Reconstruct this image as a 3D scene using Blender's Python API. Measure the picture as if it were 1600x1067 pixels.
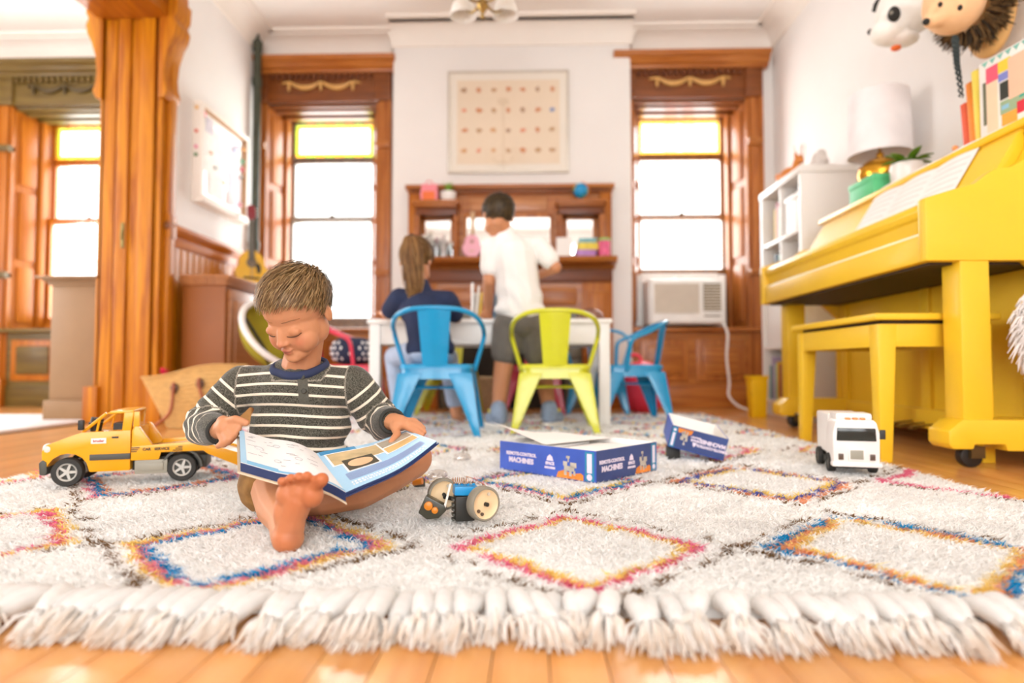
import bpy, bmesh, math, random
import numpy as np
from mathutils import Vector, Matrix, Euler, noise as mnoise
random.seed(7); np.random.seed(7)
PI = math.pi
SC = bpy.context.scene
COL = SC.collection
for o in list(bpy.data.objects): bpy.data.objects.remove(o, do_unlink=True)

# ---------------------------------------------------------------- camera
FPX = 1000.0; CAMH = .31; VPX, VPY = 828.0, 573.0
YAW = math.atan((VPX - 800) / FPX); PITCH = math.atan((VPY - 533.5) / FPX)
cam_d = bpy.data.cameras.new('camera'); cam = bpy.data.objects.new('camera', cam_d); COL.objects.link(cam)
cam.location = (0, 0, CAMH); cam.rotation_euler = (PI / 2 + PITCH, 0, YAW)
cam_d.sensor_width = 36; cam_d.lens = FPX / 1600 * 36; cam_d.clip_start = .02
cam_d.dof.use_dof = True; cam_d.dof.focus_distance = 1.27; cam_d.dof.aperture_fstop = 1.75
SC.camera = cam
# ---------------------------------------------------------------- world, daylight, exposure
SC.view_settings.view_transform = 'Standard'; SC.view_settings.look = 'None'
SC.view_settings.gamma = 1; SC.view_settings.use_curve_mapping = False
SC.view_settings.exposure = -0.22
SC.cycles.use_denoising = True
W = bpy.data.worlds.new('sky'); SC.world = W; W.use_nodes = True
W.node_tree.nodes['Background'].inputs[0].default_value = (1.0, 1.0, 1.0, 1)
W.node_tree.nodes['Background'].inputs[1].default_value = 4.0
def area(name, loc, rot, sx, sy, power, col=(1, .96, .9)):
    d = bpy.data.lights.new(name, 'AREA'); d.shape = 'RECTANGLE'; d.size = sx; d.size_y = sy
    d.energy = power; d.color = col
    o = bpy.data.objects.new(name, d); COL.objects.link(o); o.location = loc; o.rotation_euler = rot
    return o
# daylight entering by each window of the room (just outside the glass)
DAY_BACK, DAY_REAR = 60, 145
for nm, x in (('daylight_left_room', -3.65), ('daylight_left', -1.6), ('daylight_right', 1.22)):
    area(nm, (x, 5.45, 1.5), (PI / 2, 0, PI), .8, 1.8, DAY_BACK, (.93, .97, 1))
area('daylight_rear', (-.1, -2.75, 1.55), (PI / 2, 0, 0), 3.3, 2.1, DAY_REAR, (.92, .965, 1))
area('daylight_rear_left_room', (-3.6, -2.75, 1.55), (PI / 2, 0, 0), 1.7, 2.1, 110, (.92, .965, 1))
area('added_side_light_left_room', (-5.3, 2.5, 1.5), (0, -PI / 2, 0), 1.9, 1.9, 115, (.93, .97, 1))  # added side light from the left, for the piano and the seated child

# ---------------------------------------------------------------- pixel -> point
_cy, _sy, _cp, _sp = math.cos(YAW), math.sin(YAW), math.cos(PITCH), math.sin(PITCH)
FWD = Vector((-_sy * _cp, _cy * _cp, _sp)); RGT = Vector((_cy, _sy, 0)); UPV = RGT.cross(FWD)
OC = Vector((0, 0, CAMH))
def ray(px, py): return FWD + RGT * ((px - 800) / FPX) - UPV * ((py - 533.5) / FPX)
def at(px, py, Y): d = ray(px, py); return OC + d * (Y / d.y)
def fl(px, py, z=0): d = ray(px, py); return OC + d * ((z - CAMH) / d.z)
def atx(px, py, X): d = ray(px, py); return OC + d * (X / d.x)

# ---------------------------------------------------------------- object helpers
def thing(name, label, cat, loc=(0, 0, 0), rotz=0, group=None, kind=None):
    o = bpy.data.objects.new(name, None); COL.objects.link(o); o.empty_display_size = .1
    o.location = loc; o.rotation_euler = (0, 0, rotz)
    return tag(o, label, cat, group, kind)
def tag(o, label=None, cat=None, group=None, kind=None):
    if label: o['label'] = label
    if cat: o['category'] = cat
    if group: o['group'] = group
    if kind: o['kind'] = kind
    return o
def copy_tree(o, parent=None):
    c = o.copy(); COL.objects.link(c); c.parent = parent
    for ch in list(o.children): copy_tree(ch, c)
    return c
def link(name, me, mats, parent=None, loc=None):
    o = bpy.data.objects.new(name, me); COL.objects.link(o)
    for m in (mats if isinstance(mats, (list, tuple)) else [mats]): me.materials.append(m)
    if parent: o.parent = parent
    if loc is not None: o.location = loc
    return o

def frame_from(d):
    d = Vector(d).normalized(); a = Vector((0, 0, 1)) if abs(d.z) < .9 else Vector((1, 0, 0))
    x = a.cross(d).normalized(); y = d.cross(x); return x, y, d

class B:
    """collects shapes; build() links them as one mesh object"""
    def __init__(s, M=None): s.v = []; s.f = []; s.mi = []; s.M = M
    def add(s, vs, fs, m=0):
        n = len(s.v)
        s.v += [tuple(s.M @ Vector(p)) for p in vs] if s.M is not None else [tuple(p) for p in vs]
        s.f += [tuple(i + n for i in f) for f in fs]; s.mi += [m] * len(fs); return s
    def box(s, x0, x1, y0, y1, z0, z1, m=0):
        vs = [(x, y, z) for z in (z0, z1) for y in (y0, y1) for x in (x0, x1)]
        return s.add(vs, [(0, 2, 3, 1), (4, 5, 7, 6), (0, 1, 5, 4), (2, 6, 7, 3), (0, 4, 6, 2), (1, 3, 7, 5)], m)
    def cb(s, c, sz, rot=None, m=0):
        R = Euler(rot).to_matrix() if rot else Matrix.Identity(3); c = Vector(c)
        vs = [c + R @ Vector((x * sz[0] / 2, y * sz[1] / 2, z * sz[2] / 2)) for z in (-1, 1) for y in (-1, 1) for x in (-1, 1)]
        return s.add(vs, [(0, 2, 3, 1), (4, 5, 7, 6), (0, 1, 5, 4), (2, 6, 7, 3), (0, 4, 6, 2), (1, 3, 7, 5)], m)
    def hexa(s, bot, top, m=0):
        return s.add(list(bot) + list(top), [(3, 2, 1, 0), (4, 5, 6, 7), (0, 1, 5, 4), (1, 2, 6, 5), (2, 3, 7, 6), (3, 0, 4, 7)], m)
    def rings(s, rs, m=0, cap0=True, cap1=True, closed=False):
        n = len(rs[0]); vs = [p for r in rs for p in r]; fs = []
        k = len(rs)
        for i in range(k if closed else k - 1):
            for j in range(n):
                a, b = i * n + j, i * n + (j + 1) % n; i2 = ((i + 1) % k) * n
                fs.append((a, b, i2 + (j + 1) % n, i2 + j))
        if not closed:
            if cap0: fs.append(tuple(range(n))[::-1])
            if cap1: fs.append(tuple((k - 1) * n + j for j in range(n)))
        return s.add(vs, fs, m)
    def cyl(s, p0, p1, r0, r1=None, n=16, m=0):
        r1 = r0 if r1 is None else r1; p0, p1 = Vector(p0), Vector(p1); x, y, d = frame_from(p1 - p0)
        return s.rings([[p + (x * math.cos(t) + y * math.sin(t)) * r for t in [2 * PI * i / n for i in range(n)]] for p, r in ((p0, r0), (p1, r1))], m)
    def tube(s, pts, r, n=8, m=0, closed=False, flat=None):
        pts = [Vector(p) for p in pts]; k = len(pts); rr = r if isinstance(r, (list, tuple)) else [r] * k
        x = None; rs = []
        for i, p in enumerate(pts):
            d = (pts[(i + 1) % k] - pts[i - 1]) if closed else (pts[min(i + 1, k - 1)] - pts[max(i - 1, 0)])
            if d.length < 1e-9: d = Vector((0, 0, 1))
            d.normalize()
            if x is None: x = frame_from(d)[0]
            x = (x - d * x.dot(d)); x = x.normalized() if x.length > 1e-6 else frame_from(d)[0]
            y = d.cross(x); q = flat or 1
            rs.append([p + (x * math.cos(t) + y * math.sin(t) * q) * rr[i] for t in [2 * PI * j / n for j in range(n)]])
        return s.rings(rs, m, closed=closed)
    def lathe(s, prof, n=24, M=None, m=0):
        M = M or Matrix.Identity(4)
        return s.rings([[M @ Vector((r * math.cos(t), r * math.sin(t), z)) for t in [2 * PI * i / n for i in range(n)]] for r, z in [(max(a, 1e-4), b) for a, b in prof]], m, cap0=prof[0][0] < .001, cap1=prof[-1][0] < .001)
    def prism(s, poly, fn, w0, w1, m=0):
        n = len(poly); vs = [fn(u, v, w0) for u, v in poly] + [fn(u, v, w1) for u, v in poly]
        fs = [tuple(range(n))[::-1], tuple(range(n, 2 * n))] + [(i, (i + 1) % n, n + (i + 1) % n, n + i) for i in range(n)]
        return s.add(vs, fs, m)
    def ell(s, c, r, n=16, k=10, R=None, m=0):
        c = Vector(c); r = (r, r, r) if not isinstance(r, (list, tuple)) else r; R = R or Matrix.Identity(3)
        vs = [c + R @ Vector((0, 0, -r[2]))]
        for i in range(1, k):
            a = -PI / 2 + PI * i / k
            vs += [c + R @ Vector((r[0] * math.cos(a) * math.cos(2 * PI * j / n), r[1] * math.cos(a) * math.sin(2 * PI * j / n), r[2] * math.sin(a))) for j in range(n)]
        vs.append(c + R @ Vector((0, 0, r[2]))); fs = []
        for j in range(n):
            fs.append((0, 1 + (j + 1) % n, 1 + j)); l = 1 + (k - 2) * n
            fs.append((len(vs) - 1, l + j, l + (j + 1) % n))
            for i in range(k - 2):
                a = 1 + i * n; fs.append((a + j, a + (j + 1) % n, a + n + (j + 1) % n, a + n + j))
        return s.add(vs, fs, m)
    def cap(s, p0, p1, r0, r1=None, n=12, m=0):
        r1 = r0 if r1 is None else r1; p0, p1 = Vector(p0), Vector(p1); x, y, d = frame_from(p1 - p0)
        rs = []
        for sgn, p, r in ((-1, p0, r0), (1, p1, r1)):
            for a in ((80, 55, 28, 0) if sgn < 0 else (0, 28, 55, 80)):
                a = math.radians(a)
                rs.append([p + d * sgn * r * math.sin(a) + (x * math.cos(t) + y * math.sin(t)) * r * math.cos(a) for t in [2 * PI * j / n for j in range(n)]])
        return s.rings(rs, m)
    def chain(s, pts, rr, n=12):
        for i in range(len(pts) - 1): s.cap(pts[i], pts[i + 1], rr[i], rr[i + 1], n)
        return s
    def grid(s, fn, nu, nv, m=0):
        vs = [fn(i / nu, j / nv) for j in range(nv + 1) for i in range(nu + 1)]
        return s.add(vs, [(j * (nu + 1) + i, j * (nu + 1) + i + 1, (j + 1) * (nu + 1) + i + 1, (j + 1) * (nu + 1) + i) for j in range(nv) for i in range(nu)], m)
    def mesh(s, name, org=None, bevel=0, seg=2, smooth=40, recalc=True):
        me = bpy.data.meshes.new(name); vs = s.v
        if org is not None: vs = [(a - org[0], b - org[1], c - org[2]) for a, b, c in vs]
        me.from_pydata(vs, [], s.f); me.polygons.foreach_set('material_index', s.mi)
        bm = bmesh.new(); bm.from_mesh(me)
        if recalc: bmesh.ops.recalc_face_normals(bm, faces=bm.faces)
        if bevel:
            ed = [e for e in bm.edges if len(e.link_faces) == 2 and e.calc_face_angle(0) > .5]
            bmesh.ops.bevel(bm, geom=ed, offset=bevel, segments=seg, affect='EDGES', profile=.6, clamp_overlap=True)
        bm.to_mesh(me); bm.free()
        if smooth:
            me.shade_smooth()
            if smooth < 180: me.set_sharp_from_angle(angle=math.radians(smooth))
        return me
    def build(s, name, mats, parent=None, org=None, bevel=0, seg=2, smooth=40, loc=None):
        return link(name, s.mesh(name, org, bevel, seg, smooth), mats, parent, loc)

def arcpts(c, r, a0, a1, n, ax='xz'):
    out = []
    for i in range(n + 1):
        a = math.radians(a0 + (a1 - a0) * i / n); u, v = r * math.cos(a), r * math.sin(a)
        out.append({'xz': (c[0] + u, c[1], c[2] + v), 'yz': (c[0], c[1] + u, c[2] + v), 'xy': (c[0] + u, c[1] + v, c[2])}[ax])
    return out
def bez(p0, p1, p2, p3, n=10):
    p0, p1, p2, p3 = map(Vector, (p0, p1, p2, p3))
    return [p0 * (1 - t) ** 3 + p1 * 3 * t * (1 - t) ** 2 + p2 * 3 * t * t * (1 - t) + p3 * t ** 3 for t in [i / n for i in range(n + 1)]]
def spline(pts, n=6):
    pts = [Vector(p) for p in pts]; out = []
    for i in range(len(pts) - 1):
        a, b, c, d = pts[max(i - 1, 0)], pts[i], pts[i + 1], pts[min(i + 2, len(pts) - 1)]
        for k in range(n):
            t = k / n
            out.append(.5 * (2 * b + (c - a) * t + (2 * a - 5 * b + 4 * c - d) * t * t + (3 * b - a - 3 * c + d) * t ** 3))
    return out + [pts[-1]]
def text_mesh(txt, size, name='lettering', depth=.0004, align='CENTER', bold=0):
    cu = bpy.data.curves.new(name, 'FONT'); cu.body = txt; cu.size = size; cu.extrude = depth; cu.align_x = align; cu.align_y = 'CENTER'
    cu.offset = bold; cu.resolution_u = 3
    o = bpy.data.objects.new('tmp', cu); COL.objects.link(o)
    me = bpy.data.meshes.new_from_object(o.evaluated_get(bpy.context.evaluated_depsgraph_get()))
    bpy.data.objects.remove(o); bpy.data.curves.remove(cu); me.name = name; return me

# ---------------------------------------------------------------- materials
def lin(h):
    h = h.lstrip('#'); c = [int(h[i:i + 2], 16) / 255 for i in (0, 2, 4)]
    return tuple(x / 12.92 if x <= .04045 else ((x + .055) / 1.055) ** 2.4 for x in c) + (1,)
MATS = {}
def nm_(t, typ, **kw):
    n = t.nodes.new(typ)
    for k, v in kw.items(): setattr(n, k, v)
    return n
def mat(name, col, rough=.5, var=.06, scale=8, bump=0, bscale=200, metal=0, emit=0, sheen=0, coat=0, rnd=0, sss=0, stretch=None, spec=.5):
    if name in MATS: return MATS[name]
    m = bpy.data.materials.new(name); MATS[name] = m; m.use_nodes = True; t = m.node_tree
    p = t.nodes['Principled BSDF']; c = lin(col) if isinstance(col, str) else col
    p.inputs['Roughness'].default_value = rough; p.inputs['Metallic'].default_value = metal
    p.inputs['Specular IOR Level'].default_value = spec
    if sheen: p.inputs['Sheen Weight'].default_value = sheen
    if coat: p.inputs['Coat Weight'].default_value = coat; p.inputs['Coat Roughness'].default_value = .12
    if sss: p.inputs['Subsurface Weight'].default_value = sss; p.inputs['Subsurface Radius'].default_value = (.012, .005, .003); p.inputs['Subsurface Scale'].default_value = 1
    tc = nm_(t, 'ShaderNodeTexCoord'); src = tc.outputs['Object']
    if stretch:
        mp = nm_(t, 'ShaderNodeMapping'); mp.inputs['Scale'].default_value = stretch; t.links.new(src, mp.inputs[0]); src = mp.outputs[0]
    nz = nm_(t, 'ShaderNodeTexNoise'); nz.inputs['Scale'].default_value = scale; nz.inputs['Detail'].default_value = 4
    t.links.new(src, nz.inputs['Vector'])
    cr = nm_(t, 'ShaderNodeValToRGB'); e = cr.color_ramp.elements
    e[0].position, e[1].position = .3, .7
    e[0].color = tuple(max(0, x * (1 - var)) for x in c[:3]) + (1,); e[1].color = tuple(min(1, x * (1 + var)) for x in c[:3]) + (1,)
    t.links.new(nz.outputs['Fac'], cr.inputs[0]); out = cr.outputs[0]
    if rnd:
        oi = nm_(t, 'ShaderNodeObjectInfo'); hs = nm_(t, 'ShaderNodeHueSaturation'); mr = nm_(t, 'ShaderNodeMapRange')
        mr.inputs[3].default_value, mr.inputs[4].default_value = 1 - rnd, 1 + rnd
        t.links.new(oi.outputs['Random'], mr.inputs[0]); t.links.new(mr.outputs[0], hs.inputs['Value']); t.links.new(out, hs.inputs['Color']); out = hs.outputs[0]
    t.links.new(out, p.inputs['Base Color'])
    if emit: t.links.new(out, p.inputs['Emission Color']); p.inputs['Emission Strength'].default_value = emit
    if bump:
        bn = nm_(t, 'ShaderNodeTexNoise'); bn.inputs['Scale'].default_value = bscale; t.links.new(src, bn.inputs['Vector'])
        bp = nm_(t, 'ShaderNodeBump'); bp.inputs['Strength'].default_value = bump; bp.inputs['Distance'].default_value = .002
        t.links.new(bn.outputs['Fac'], bp.inputs['Height']); t.links.new(bp.outputs[0], p.inputs['Normal'])
    return m
def wood(name, c1, c2, rough=.35, axis='z', scale=3.5, rnd=.08, coat=.05):
    st = {'x': (.6, 9, 9), 'y': (9, .6, 9), 'z': (9, 9, .6)}[axis]
    if name in MATS: return MATS[name]
    m = mat(name, c1, rough, 0, scale, .12, 40, rnd=rnd, coat=coat, stretch=st, spec=.35)
    e = [n for n in m.node_tree.nodes if n.type == 'VALTORGB'][0].color_ramp.elements
    e[0].color, e[1].color = lin(c1), lin(c2); e[0].position, e[1].position = .32, .68
    nz = [n for n in m.node_tree.nodes if n.type == 'TEX_NOISE'][0]; nz.inputs['Distortion'].default_value = .6
    return m
def vcol(name, rough=.7, attr='col', sss=0, sheen=0, bump=0, bscale=300, spec=.5, trans=0):
    if name in MATS: return MATS[name]
    m = bpy.data.materials.new(name); MATS[name] = m; m.use_nodes = True; t = m.node_tree; p = t.nodes['Principled BSDF']
    a = nm_(t, 'ShaderNodeAttribute'); a.attribute_name = attr; t.links.new(a.outputs['Color'], p.inputs['Base Color'])
    p.inputs['Roughness'].default_value = rough; p.inputs['Specular IOR Level'].default_value = spec
    if sss: p.inputs['Subsurface Weight'].default_value = sss; p.inputs['Subsurface Radius'].default_value = (.010, .004, .002); p.inputs['Subsurface Scale'].default_value = 1
    if sheen: p.inputs['Sheen Weight'].default_value = sheen
    if bump:
        tc = nm_(t, 'ShaderNodeTexCoord'); bn = nm_(t, 'ShaderNodeTexNoise'); bn.inputs['Scale'].default_value = bscale; t.links.new(tc.outputs['Object'], bn.inputs['Vector'])
        bp = nm_(t, 'ShaderNodeBump'); bp.inputs['Strength'].default_value = bump; bp.inputs['Distance'].default_value = .002
        t.links.new(bn.outputs['Fac'], bp.inputs['Height']); t.links.new(bp.outputs[0], p.inputs['Normal'])
    return m
def set_col(me, cols, attr='col'):
    a = me.color_attributes.new(attr, 'FLOAT_COLOR', 'POINT')
    c = np.ones((len(me.vertices), 4), np.float32); c[:, :cols.shape[1]] = cols; a.data.foreach_set('color', c.ravel())
def glass_mat(name, tint=(1, 1, 1, 1), gloss=.08, rough=.02):
    if name in MATS: return MATS[name]
    m = bpy.data.materials.new(name); MATS[name] = m; m.use_nodes = True; t = m.node_tree; t.nodes.clear()
    o = nm_(t, 'ShaderNodeOutputMaterial'); mx = nm_(t, 'ShaderNodeMixShader'); tr = nm_(t, 'ShaderNodeBsdfTransparent'); g = nm_(t, 'ShaderNodeBsdfGlossy')
    tr.inputs[0].default_value = tint; g.inputs['Roughness'].default_value = rough; mx.inputs[0].default_value = gloss
    t.links.new(tr.outputs[0], mx.inputs[1]); t.links.new(g.outputs[0], mx.inputs[2]); t.links.new(mx.outputs[0], o.inputs[0]); return m

def plain_verts(me): a = np.empty(len(me.vertices) * 3, np.float32); me.vertices.foreach_get('co', a); return a.reshape(-1, 3)
def organic(b, voxel, it=6, fac=.5, name='body', org=None):
    """overlapping shapes fused into one continuous skin"""
    me = b.mesh(name, org, smooth=0); o = bpy.data.objects.new('tmp', me); COL.objects.link(o)
    r = o.modifiers.new('r', 'REMESH'); r.mode = 'VOXEL'; r.voxel_size = voxel; r.use_smooth_shade = True
    s = o.modifiers.new('s', 'SMOOTH'); s.iterations = it; s.factor = fac
    n = bpy.data.meshes.new_from_object(o.evaluated_get(bpy.context.evaluated_depsgraph_get()))
    bpy.data.objects.remove(o); bpy.data.meshes.remove(me); n.name = name; n.shade_smooth(); return n
# ================================================================ THE ROOM
BY, LX, RX, CZ, RY, LLX = 4.90, -2.12, 1.87, 2.90, -2.6, -5.0
JY = 3.56                                   # far end of the wide opening in the left wall
WHITE = mat('wall_paint', '#EFEAE6', .75, .015, 3, .05, 90)
CEIL = mat('ceiling_paint', '#FBF6F0', .8, .015, 2)
MOLD = mat('moulding_paint', '#F5ECE2', .6, .01)
MAHOG = wood('mahogany', '#944E1C', '#BE7636', .3, 'z'); MAHOGX = wood('mahogany_horizontal', '#9A541E', '#C07836', .3, 'x')
MAHOGD = wood('mahogany_dark', '#5C2C10', '#7C4018', .35, 'x')
OAK = wood('golden_oak', '#9C5000', '#CC8004', .45, 'z'); OAKY = wood('golden_oak_long', '#A05000', '#C47204', .45, 'y')
CARVE = mat('gilded_carving', '#D9A860', .45, .1, 30)
FLOORW = wood('maple_boards', '#D08A45', '#E8AE6C', .28, 'y', 2.2, .12, .35)
FLOORD = mat('floor_joint', '#6B3F1B', .8)
PANE = glass_mat('window_glass', (.97, .98, .97, 1), .05)

def struct(name, b, m, label, cat, parent=None, **kw):
    o = b.build(name, m, parent, **kw); return tag(o, label, cat, kind='structure')

# ---- floors: slab and boards
fb = B().box(LX - .3, RX, RY, BY, -.06, -.006)
floor = struct('floor', fb, FLOORD, 'honey coloured hardwood floor of narrow boards in the playroom', 'floor', smooth=0)
PW = .0605; rnd = random.Random(3)
_pl = {}
def plank_mesh(L):
    if L not in _pl:
        me = B().box(-PW / 2 + .0007, PW / 2 - .0007, 0, L - .0012, -.02, 0).mesh('plank', smooth=0); me.materials.append(FLOORW); _pl[L] = me
    return _pl[L]
def planks(parent, x0, x1, y0, y1, lens):
    n = int((x1 - x0) / PW) + 1; cnt = 0
    for i in range(n):
        x = x0 + PW * (i + .5)
        if x > x1: break
        y = y0 - rnd.choice((0, .25, .5, .75)) * lens[0]
        while y < y1:
            L = rnd.choice(lens); yy = max(y, y0); LL = min(y + L, y1) - yy
            if LL > .05:
                o = bpy.data.objects.new('plank', plank_mesh(round(LL, 2))); COL.objects.link(o); o.parent = parent; o.location = (x, yy, 0); cnt += 1
            y += L
# a cross-laid border board strip near the camera, then boards running to the back wall
planks(floor, LX - .28, RX, .1, BY, (1.5, 1.75))
f2 = struct('floor', B().box(LLX, LX - .3, RY, BY, -.06, -.006), FLOORD, 'sunlit hardwood floor of the adjoining room beyond the wide opening', 'floor', smooth=0)
planks(f2, LLX, LX - .3, 1.4, BY, (1.75,))
struct('trim_2', B().box(LX - .3, LX - .285, 1.2, JY, -.01, .004), mat('threshold', '#4A3420', .5), 'dark threshold strip between the two floors', 'threshold', smooth=0)

# ---- ceiling
struct('ceiling', B().box(LLX, RX, RY, BY + .4, CZ, CZ + .12), CEIL, 'plain cream plaster ceiling', 'ceiling', smooth=0)

# ---- back wall with three window openings
WINS = (-3.65, -1.62, 1.225); OH = .43; OZ0, OZ1 = .60, 2.37
bw = B(); xs = [LLX]
for x in WINS: xs += [x - OH, x + OH]
xs.append(RX)
for i in range(0, len(xs), 2): bw.box(xs[i], xs[i + 1], BY, BY + .35, 0, CZ)
for x in WINS: bw.box(x - OH, x + OH, BY, BY + .35, 0, OZ0).box(x - OH, x + OH, BY, BY + .35, OZ1, CZ)
wall_back = struct('wall_back', bw, WHITE, 'white back wall with tall windows', 'wall', smooth=0)
CBX0, CBX1, CBY = -1.045, .765, 4.78
struct('wall_chimney_breast', B().box(CBX0, CBX1, CBY, BY, 0, CZ), WHITE, 'white chimney breast above the wooden mantel', 'wall', bevel=.02)
# ---- right wall, rear wall, far left wall
struct('wall_right', B().box(RX, RX + .15, RY, BY + .35, 0, CZ), WHITE, 'long plain white wall behind the piano', 'wall', smooth=0)
struct('wall_far_left', B().box(LLX - .15, LLX, RY, 1.5, 0, CZ).box(LLX - .15, LLX, 3.5, BY + .35, 0, CZ).box(LLX - .15, LLX, 1.5, 3.5, 0, .5).box(LLX - .15, LLX, 1.5, 3.5, 2.5, CZ), WHITE, 'far white wall of the adjoining room', 'wall', smooth=0)
rw = B(); rx = [LLX, -4.45, -2.75, -1.75, 1.55, RX]
for i in range(0, 6, 2): rw.box(rx[i], rx[i + 1], RY - .15, RY, 0, CZ)
for a, b_ in ((-4.45, -2.75), (-1.75, 1.55)): rw.box(a, b_, RY - .15, RY, 0, .5).box(a, b_, RY - .15, RY, 2.6, CZ)
struct('wall_rear', rw, WHITE, 'white wall with wide front windows facing the back wall', 'wall', smooth=0)
wr = thing('window_4', 'wide wooden front window opposite the mantelpiece', 'window', kind='structure')
for a, b_ in ((-4.45, -2.75), (-1.75, 1.55)):
    k = 2 if a < -4 else 3
    for i in range(k + 1):
        x = a + (b_ - a) * i / k; B().box(x - .04, x + .04, RY - .12, RY - .02, .5, 2.6).build('mullion', MAHOG, wr, bevel=.005)
    B().box(a, b_, RY - .11, RY - .03, 1.5, 1.56).build('meeting_rail', MAHOGX, wr)
    B().box(a - .1, b_ + .1, RY - .02, RY + .05, .42, .5).build('sill', MAHOGX, wr, bevel=.01)

ws = thing('window_5', 'wide unseen side window added to bring light into the adjoining room', 'window', kind='structure')  # unseen window, added so light comes from the left
for y in (1.5, 2.14, 2.82, 3.46): B().box(LLX - .12, LLX - .02, y, y + .04, .5, 2.5).build('mullion', MAHOG, ws, bevel=.005)
B().box(LLX - .11, LLX - .03, 1.5, 3.5, 1.5, 1.55).build('meeting_rail', MAHOGX, ws); B().box(LLX - .02, LLX + .05, 1.42, 3.58, .43, .5).build('sill', MAHOGX, ws, bevel=.01)
# ---- left wall: piece beyond the opening, piece before it, and over the header
lw = B().box(LX - .3, LX, JY, BY, 0, CZ).box(LX - .3, LX, RY, 1.2, 0, CZ).box(LX - .3, LX, 1.2, JY, 2.5, CZ)
wall_left = struct('wall_left', lw, WHITE, 'white left wall with a wide cased opening to the next room', 'wall', smooth=0)

# ---- ceiling mouldings
def cove(path, name, label, r=.10, out=1):
    """profile swept along a wall line (list of xy), n = room side normal per segment"""
    b = B()
    for (p, q, n) in path:
        p, q, n = Vector(p + (0,)), Vector(q + (0,)), Vector(n + (0,))
        prof = [(0, -.15), (.012, -.15), (.016, -.13)] + [(.016 + r * (1 - math.cos(a)), -.13 + r * math.sin(a)) for a in [PI / 2 * i / 6 for i in range(7)]] + [(r + .02, -.02), (r + .055, -.02), (r + .06, 0), (0, 0)]
        b.prism(prof, lambda u, v, w: (p + (q - p) * w + n * u) + Vector((0, 0, CZ + v)), 0, 1)
    struct(name, b, MOLD, label, 'moulding', smooth=30)
cove([((LX, BY), (CBX0, BY), (0, -1)), ((CBX1, BY), (RX, BY), (0, -1)), ((LLX, BY), (LX - .3, BY), (0, -1))], 'trim_3', 'cream plaster cornice along the back wall')
cove([((CBX0 - .01, CBY), (CBX1 + .01, CBY), (0, -1)), ((CBX0, CBY), (CBX0, BY), (-1, 0)), ((CBX1, CBY), (CBX1, BY), (1, 0))], 'trim_4', 'cream plaster cornice around the chimney breast', .15)
cove([((LX, RY), (LX, BY), (1, 0))], 'trim_5', 'cream plaster cornice along the left wall')
cove([((RX, RY), (RX, BY), (-1, 0))], 'trim_6', 'cream plaster cornice along the piano wall')

# ---- baseboards and wainscot
def base(name, x0, x1, y0, y1, label):
    t = B().box(x0, x1, y0, y1, 0, .17); struct(name, t, MAHOGX, label, 'baseboard', bevel=.008)
base('baseboard_right', RX - .025, RX, RY, BY, 'brown wooden baseboard under the piano wall')
base('baseboard_back', CBX1, RX - .03, BY - .025, BY, 'brown wooden baseboard below the right window')
base('baseboard_breast', CBX0, CBX1, CBY - .02, CBY, 'brown wooden baseboard at the foot of the mantel')
wt = thing('trim_7', 'wooden bead-board wainscot with moulded chair rail on the left wall', 'wainscot', kind='structure')
n = 17; y0 = JY + .06; dy = (BY - y0) / n; bme = None
for i in range(n):
    if bme is None:
        bme = B().box(0, .018, .004, dy - .004, .02, 1.02).mesh('wainscot_board', bevel=.006); bme.materials.append(OAK)
    o = bpy.data.objects.new('wainscot_board', bme); COL.objects.link(o); o.parent = wt; o.location = (LX, y0 + i * dy, 0)
prof = [(0, 1.02), (.02, 1.02), (.028, 1.05), (.028, 1.08), (.045, 1.095), (.06, 1.12), (.06, 1.14), (0, 1.14)]
B().prism(prof, lambda u, v, w: (LX + u, w, v), y0, BY).build('chair_rail', OAKY, wt, bevel=.003)
B().box(LX, LX + .03, y0, BY, 0, .18).build('base_rail', OAKY, wt, bevel=.006)

# ---- casing of the wide opening (pocket-door jamb with corbels)
tr = thing('trim_1', 'tall golden oak jamb and casing of the wide pocket-door opening', 'door casing', kind='structure')
jb = B()
for a, b_, d in ((-2.44, -2.36, .0), (-2.345, -2.275, .012), (-2.272, -2.215, .0), (-2.212, -2.13, .016)):
    jb.box(a, b_, JY - .03 - d, JY + .02, 0, 2.3)
jb.build('jamb_board', OAK, tr, bevel=.006)
B().box(-2.362, -2.344, JY - .012, JY + .02, 0, 2.3).build('pocket_slot', mat('slot_shadow', '#2A1A0C', .9), tr)
B().box(-2.30, -2.284, JY - .052, JY - .04, .98, 1.12).cb((-2.292, JY - .055, 1.05), (.008, .012, .05)).build('lock_plate', mat('old_brass', '#8A7A4A', .4, metal=.7), tr, bevel=.002)
for sx, nm in ((1, 'room'), (-1, 'far')):
    xw = LX if sx > 0 else LX - .3
    cs = B()
    for a, b_, d in ((0, .05, .03), (.05, .11, .055), (.11, .14, .035)):
        x0, x1 = sorted((xw, xw + sx * d)); cs.box(x0, x1, JY - .03 + a, JY - .03 + b_, .2, 2.32)
    cs.build('casing_board', OAK, tr, bevel=.005)
    x0, x1 = sorted((xw - sx * .01, xw + sx * .07)); B().box(x0, x1, JY - .06, JY + .13, 0, .2).build('plinth_block', OAK, tr, bevel=.006)
    # carved corbel hugging the top of the casing
    pf = [(0, 1.83), (.035, 1.84), (.05, 1.88), (.035, 1.93), (.03, 1.99), (.04, 2.08), (.065, 2.16), (.09, 2.21), (.10, 2.26), (.085, 2.30), (.10, 2.33), (.105, 2.42), (0, 2.42)]
    B().prism(pf, lambda u, v, w: (xw + sx * (u + .015), w, v), JY - .05, JY + .10).build('corbel', OAK, tr, bevel=.006)
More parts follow.
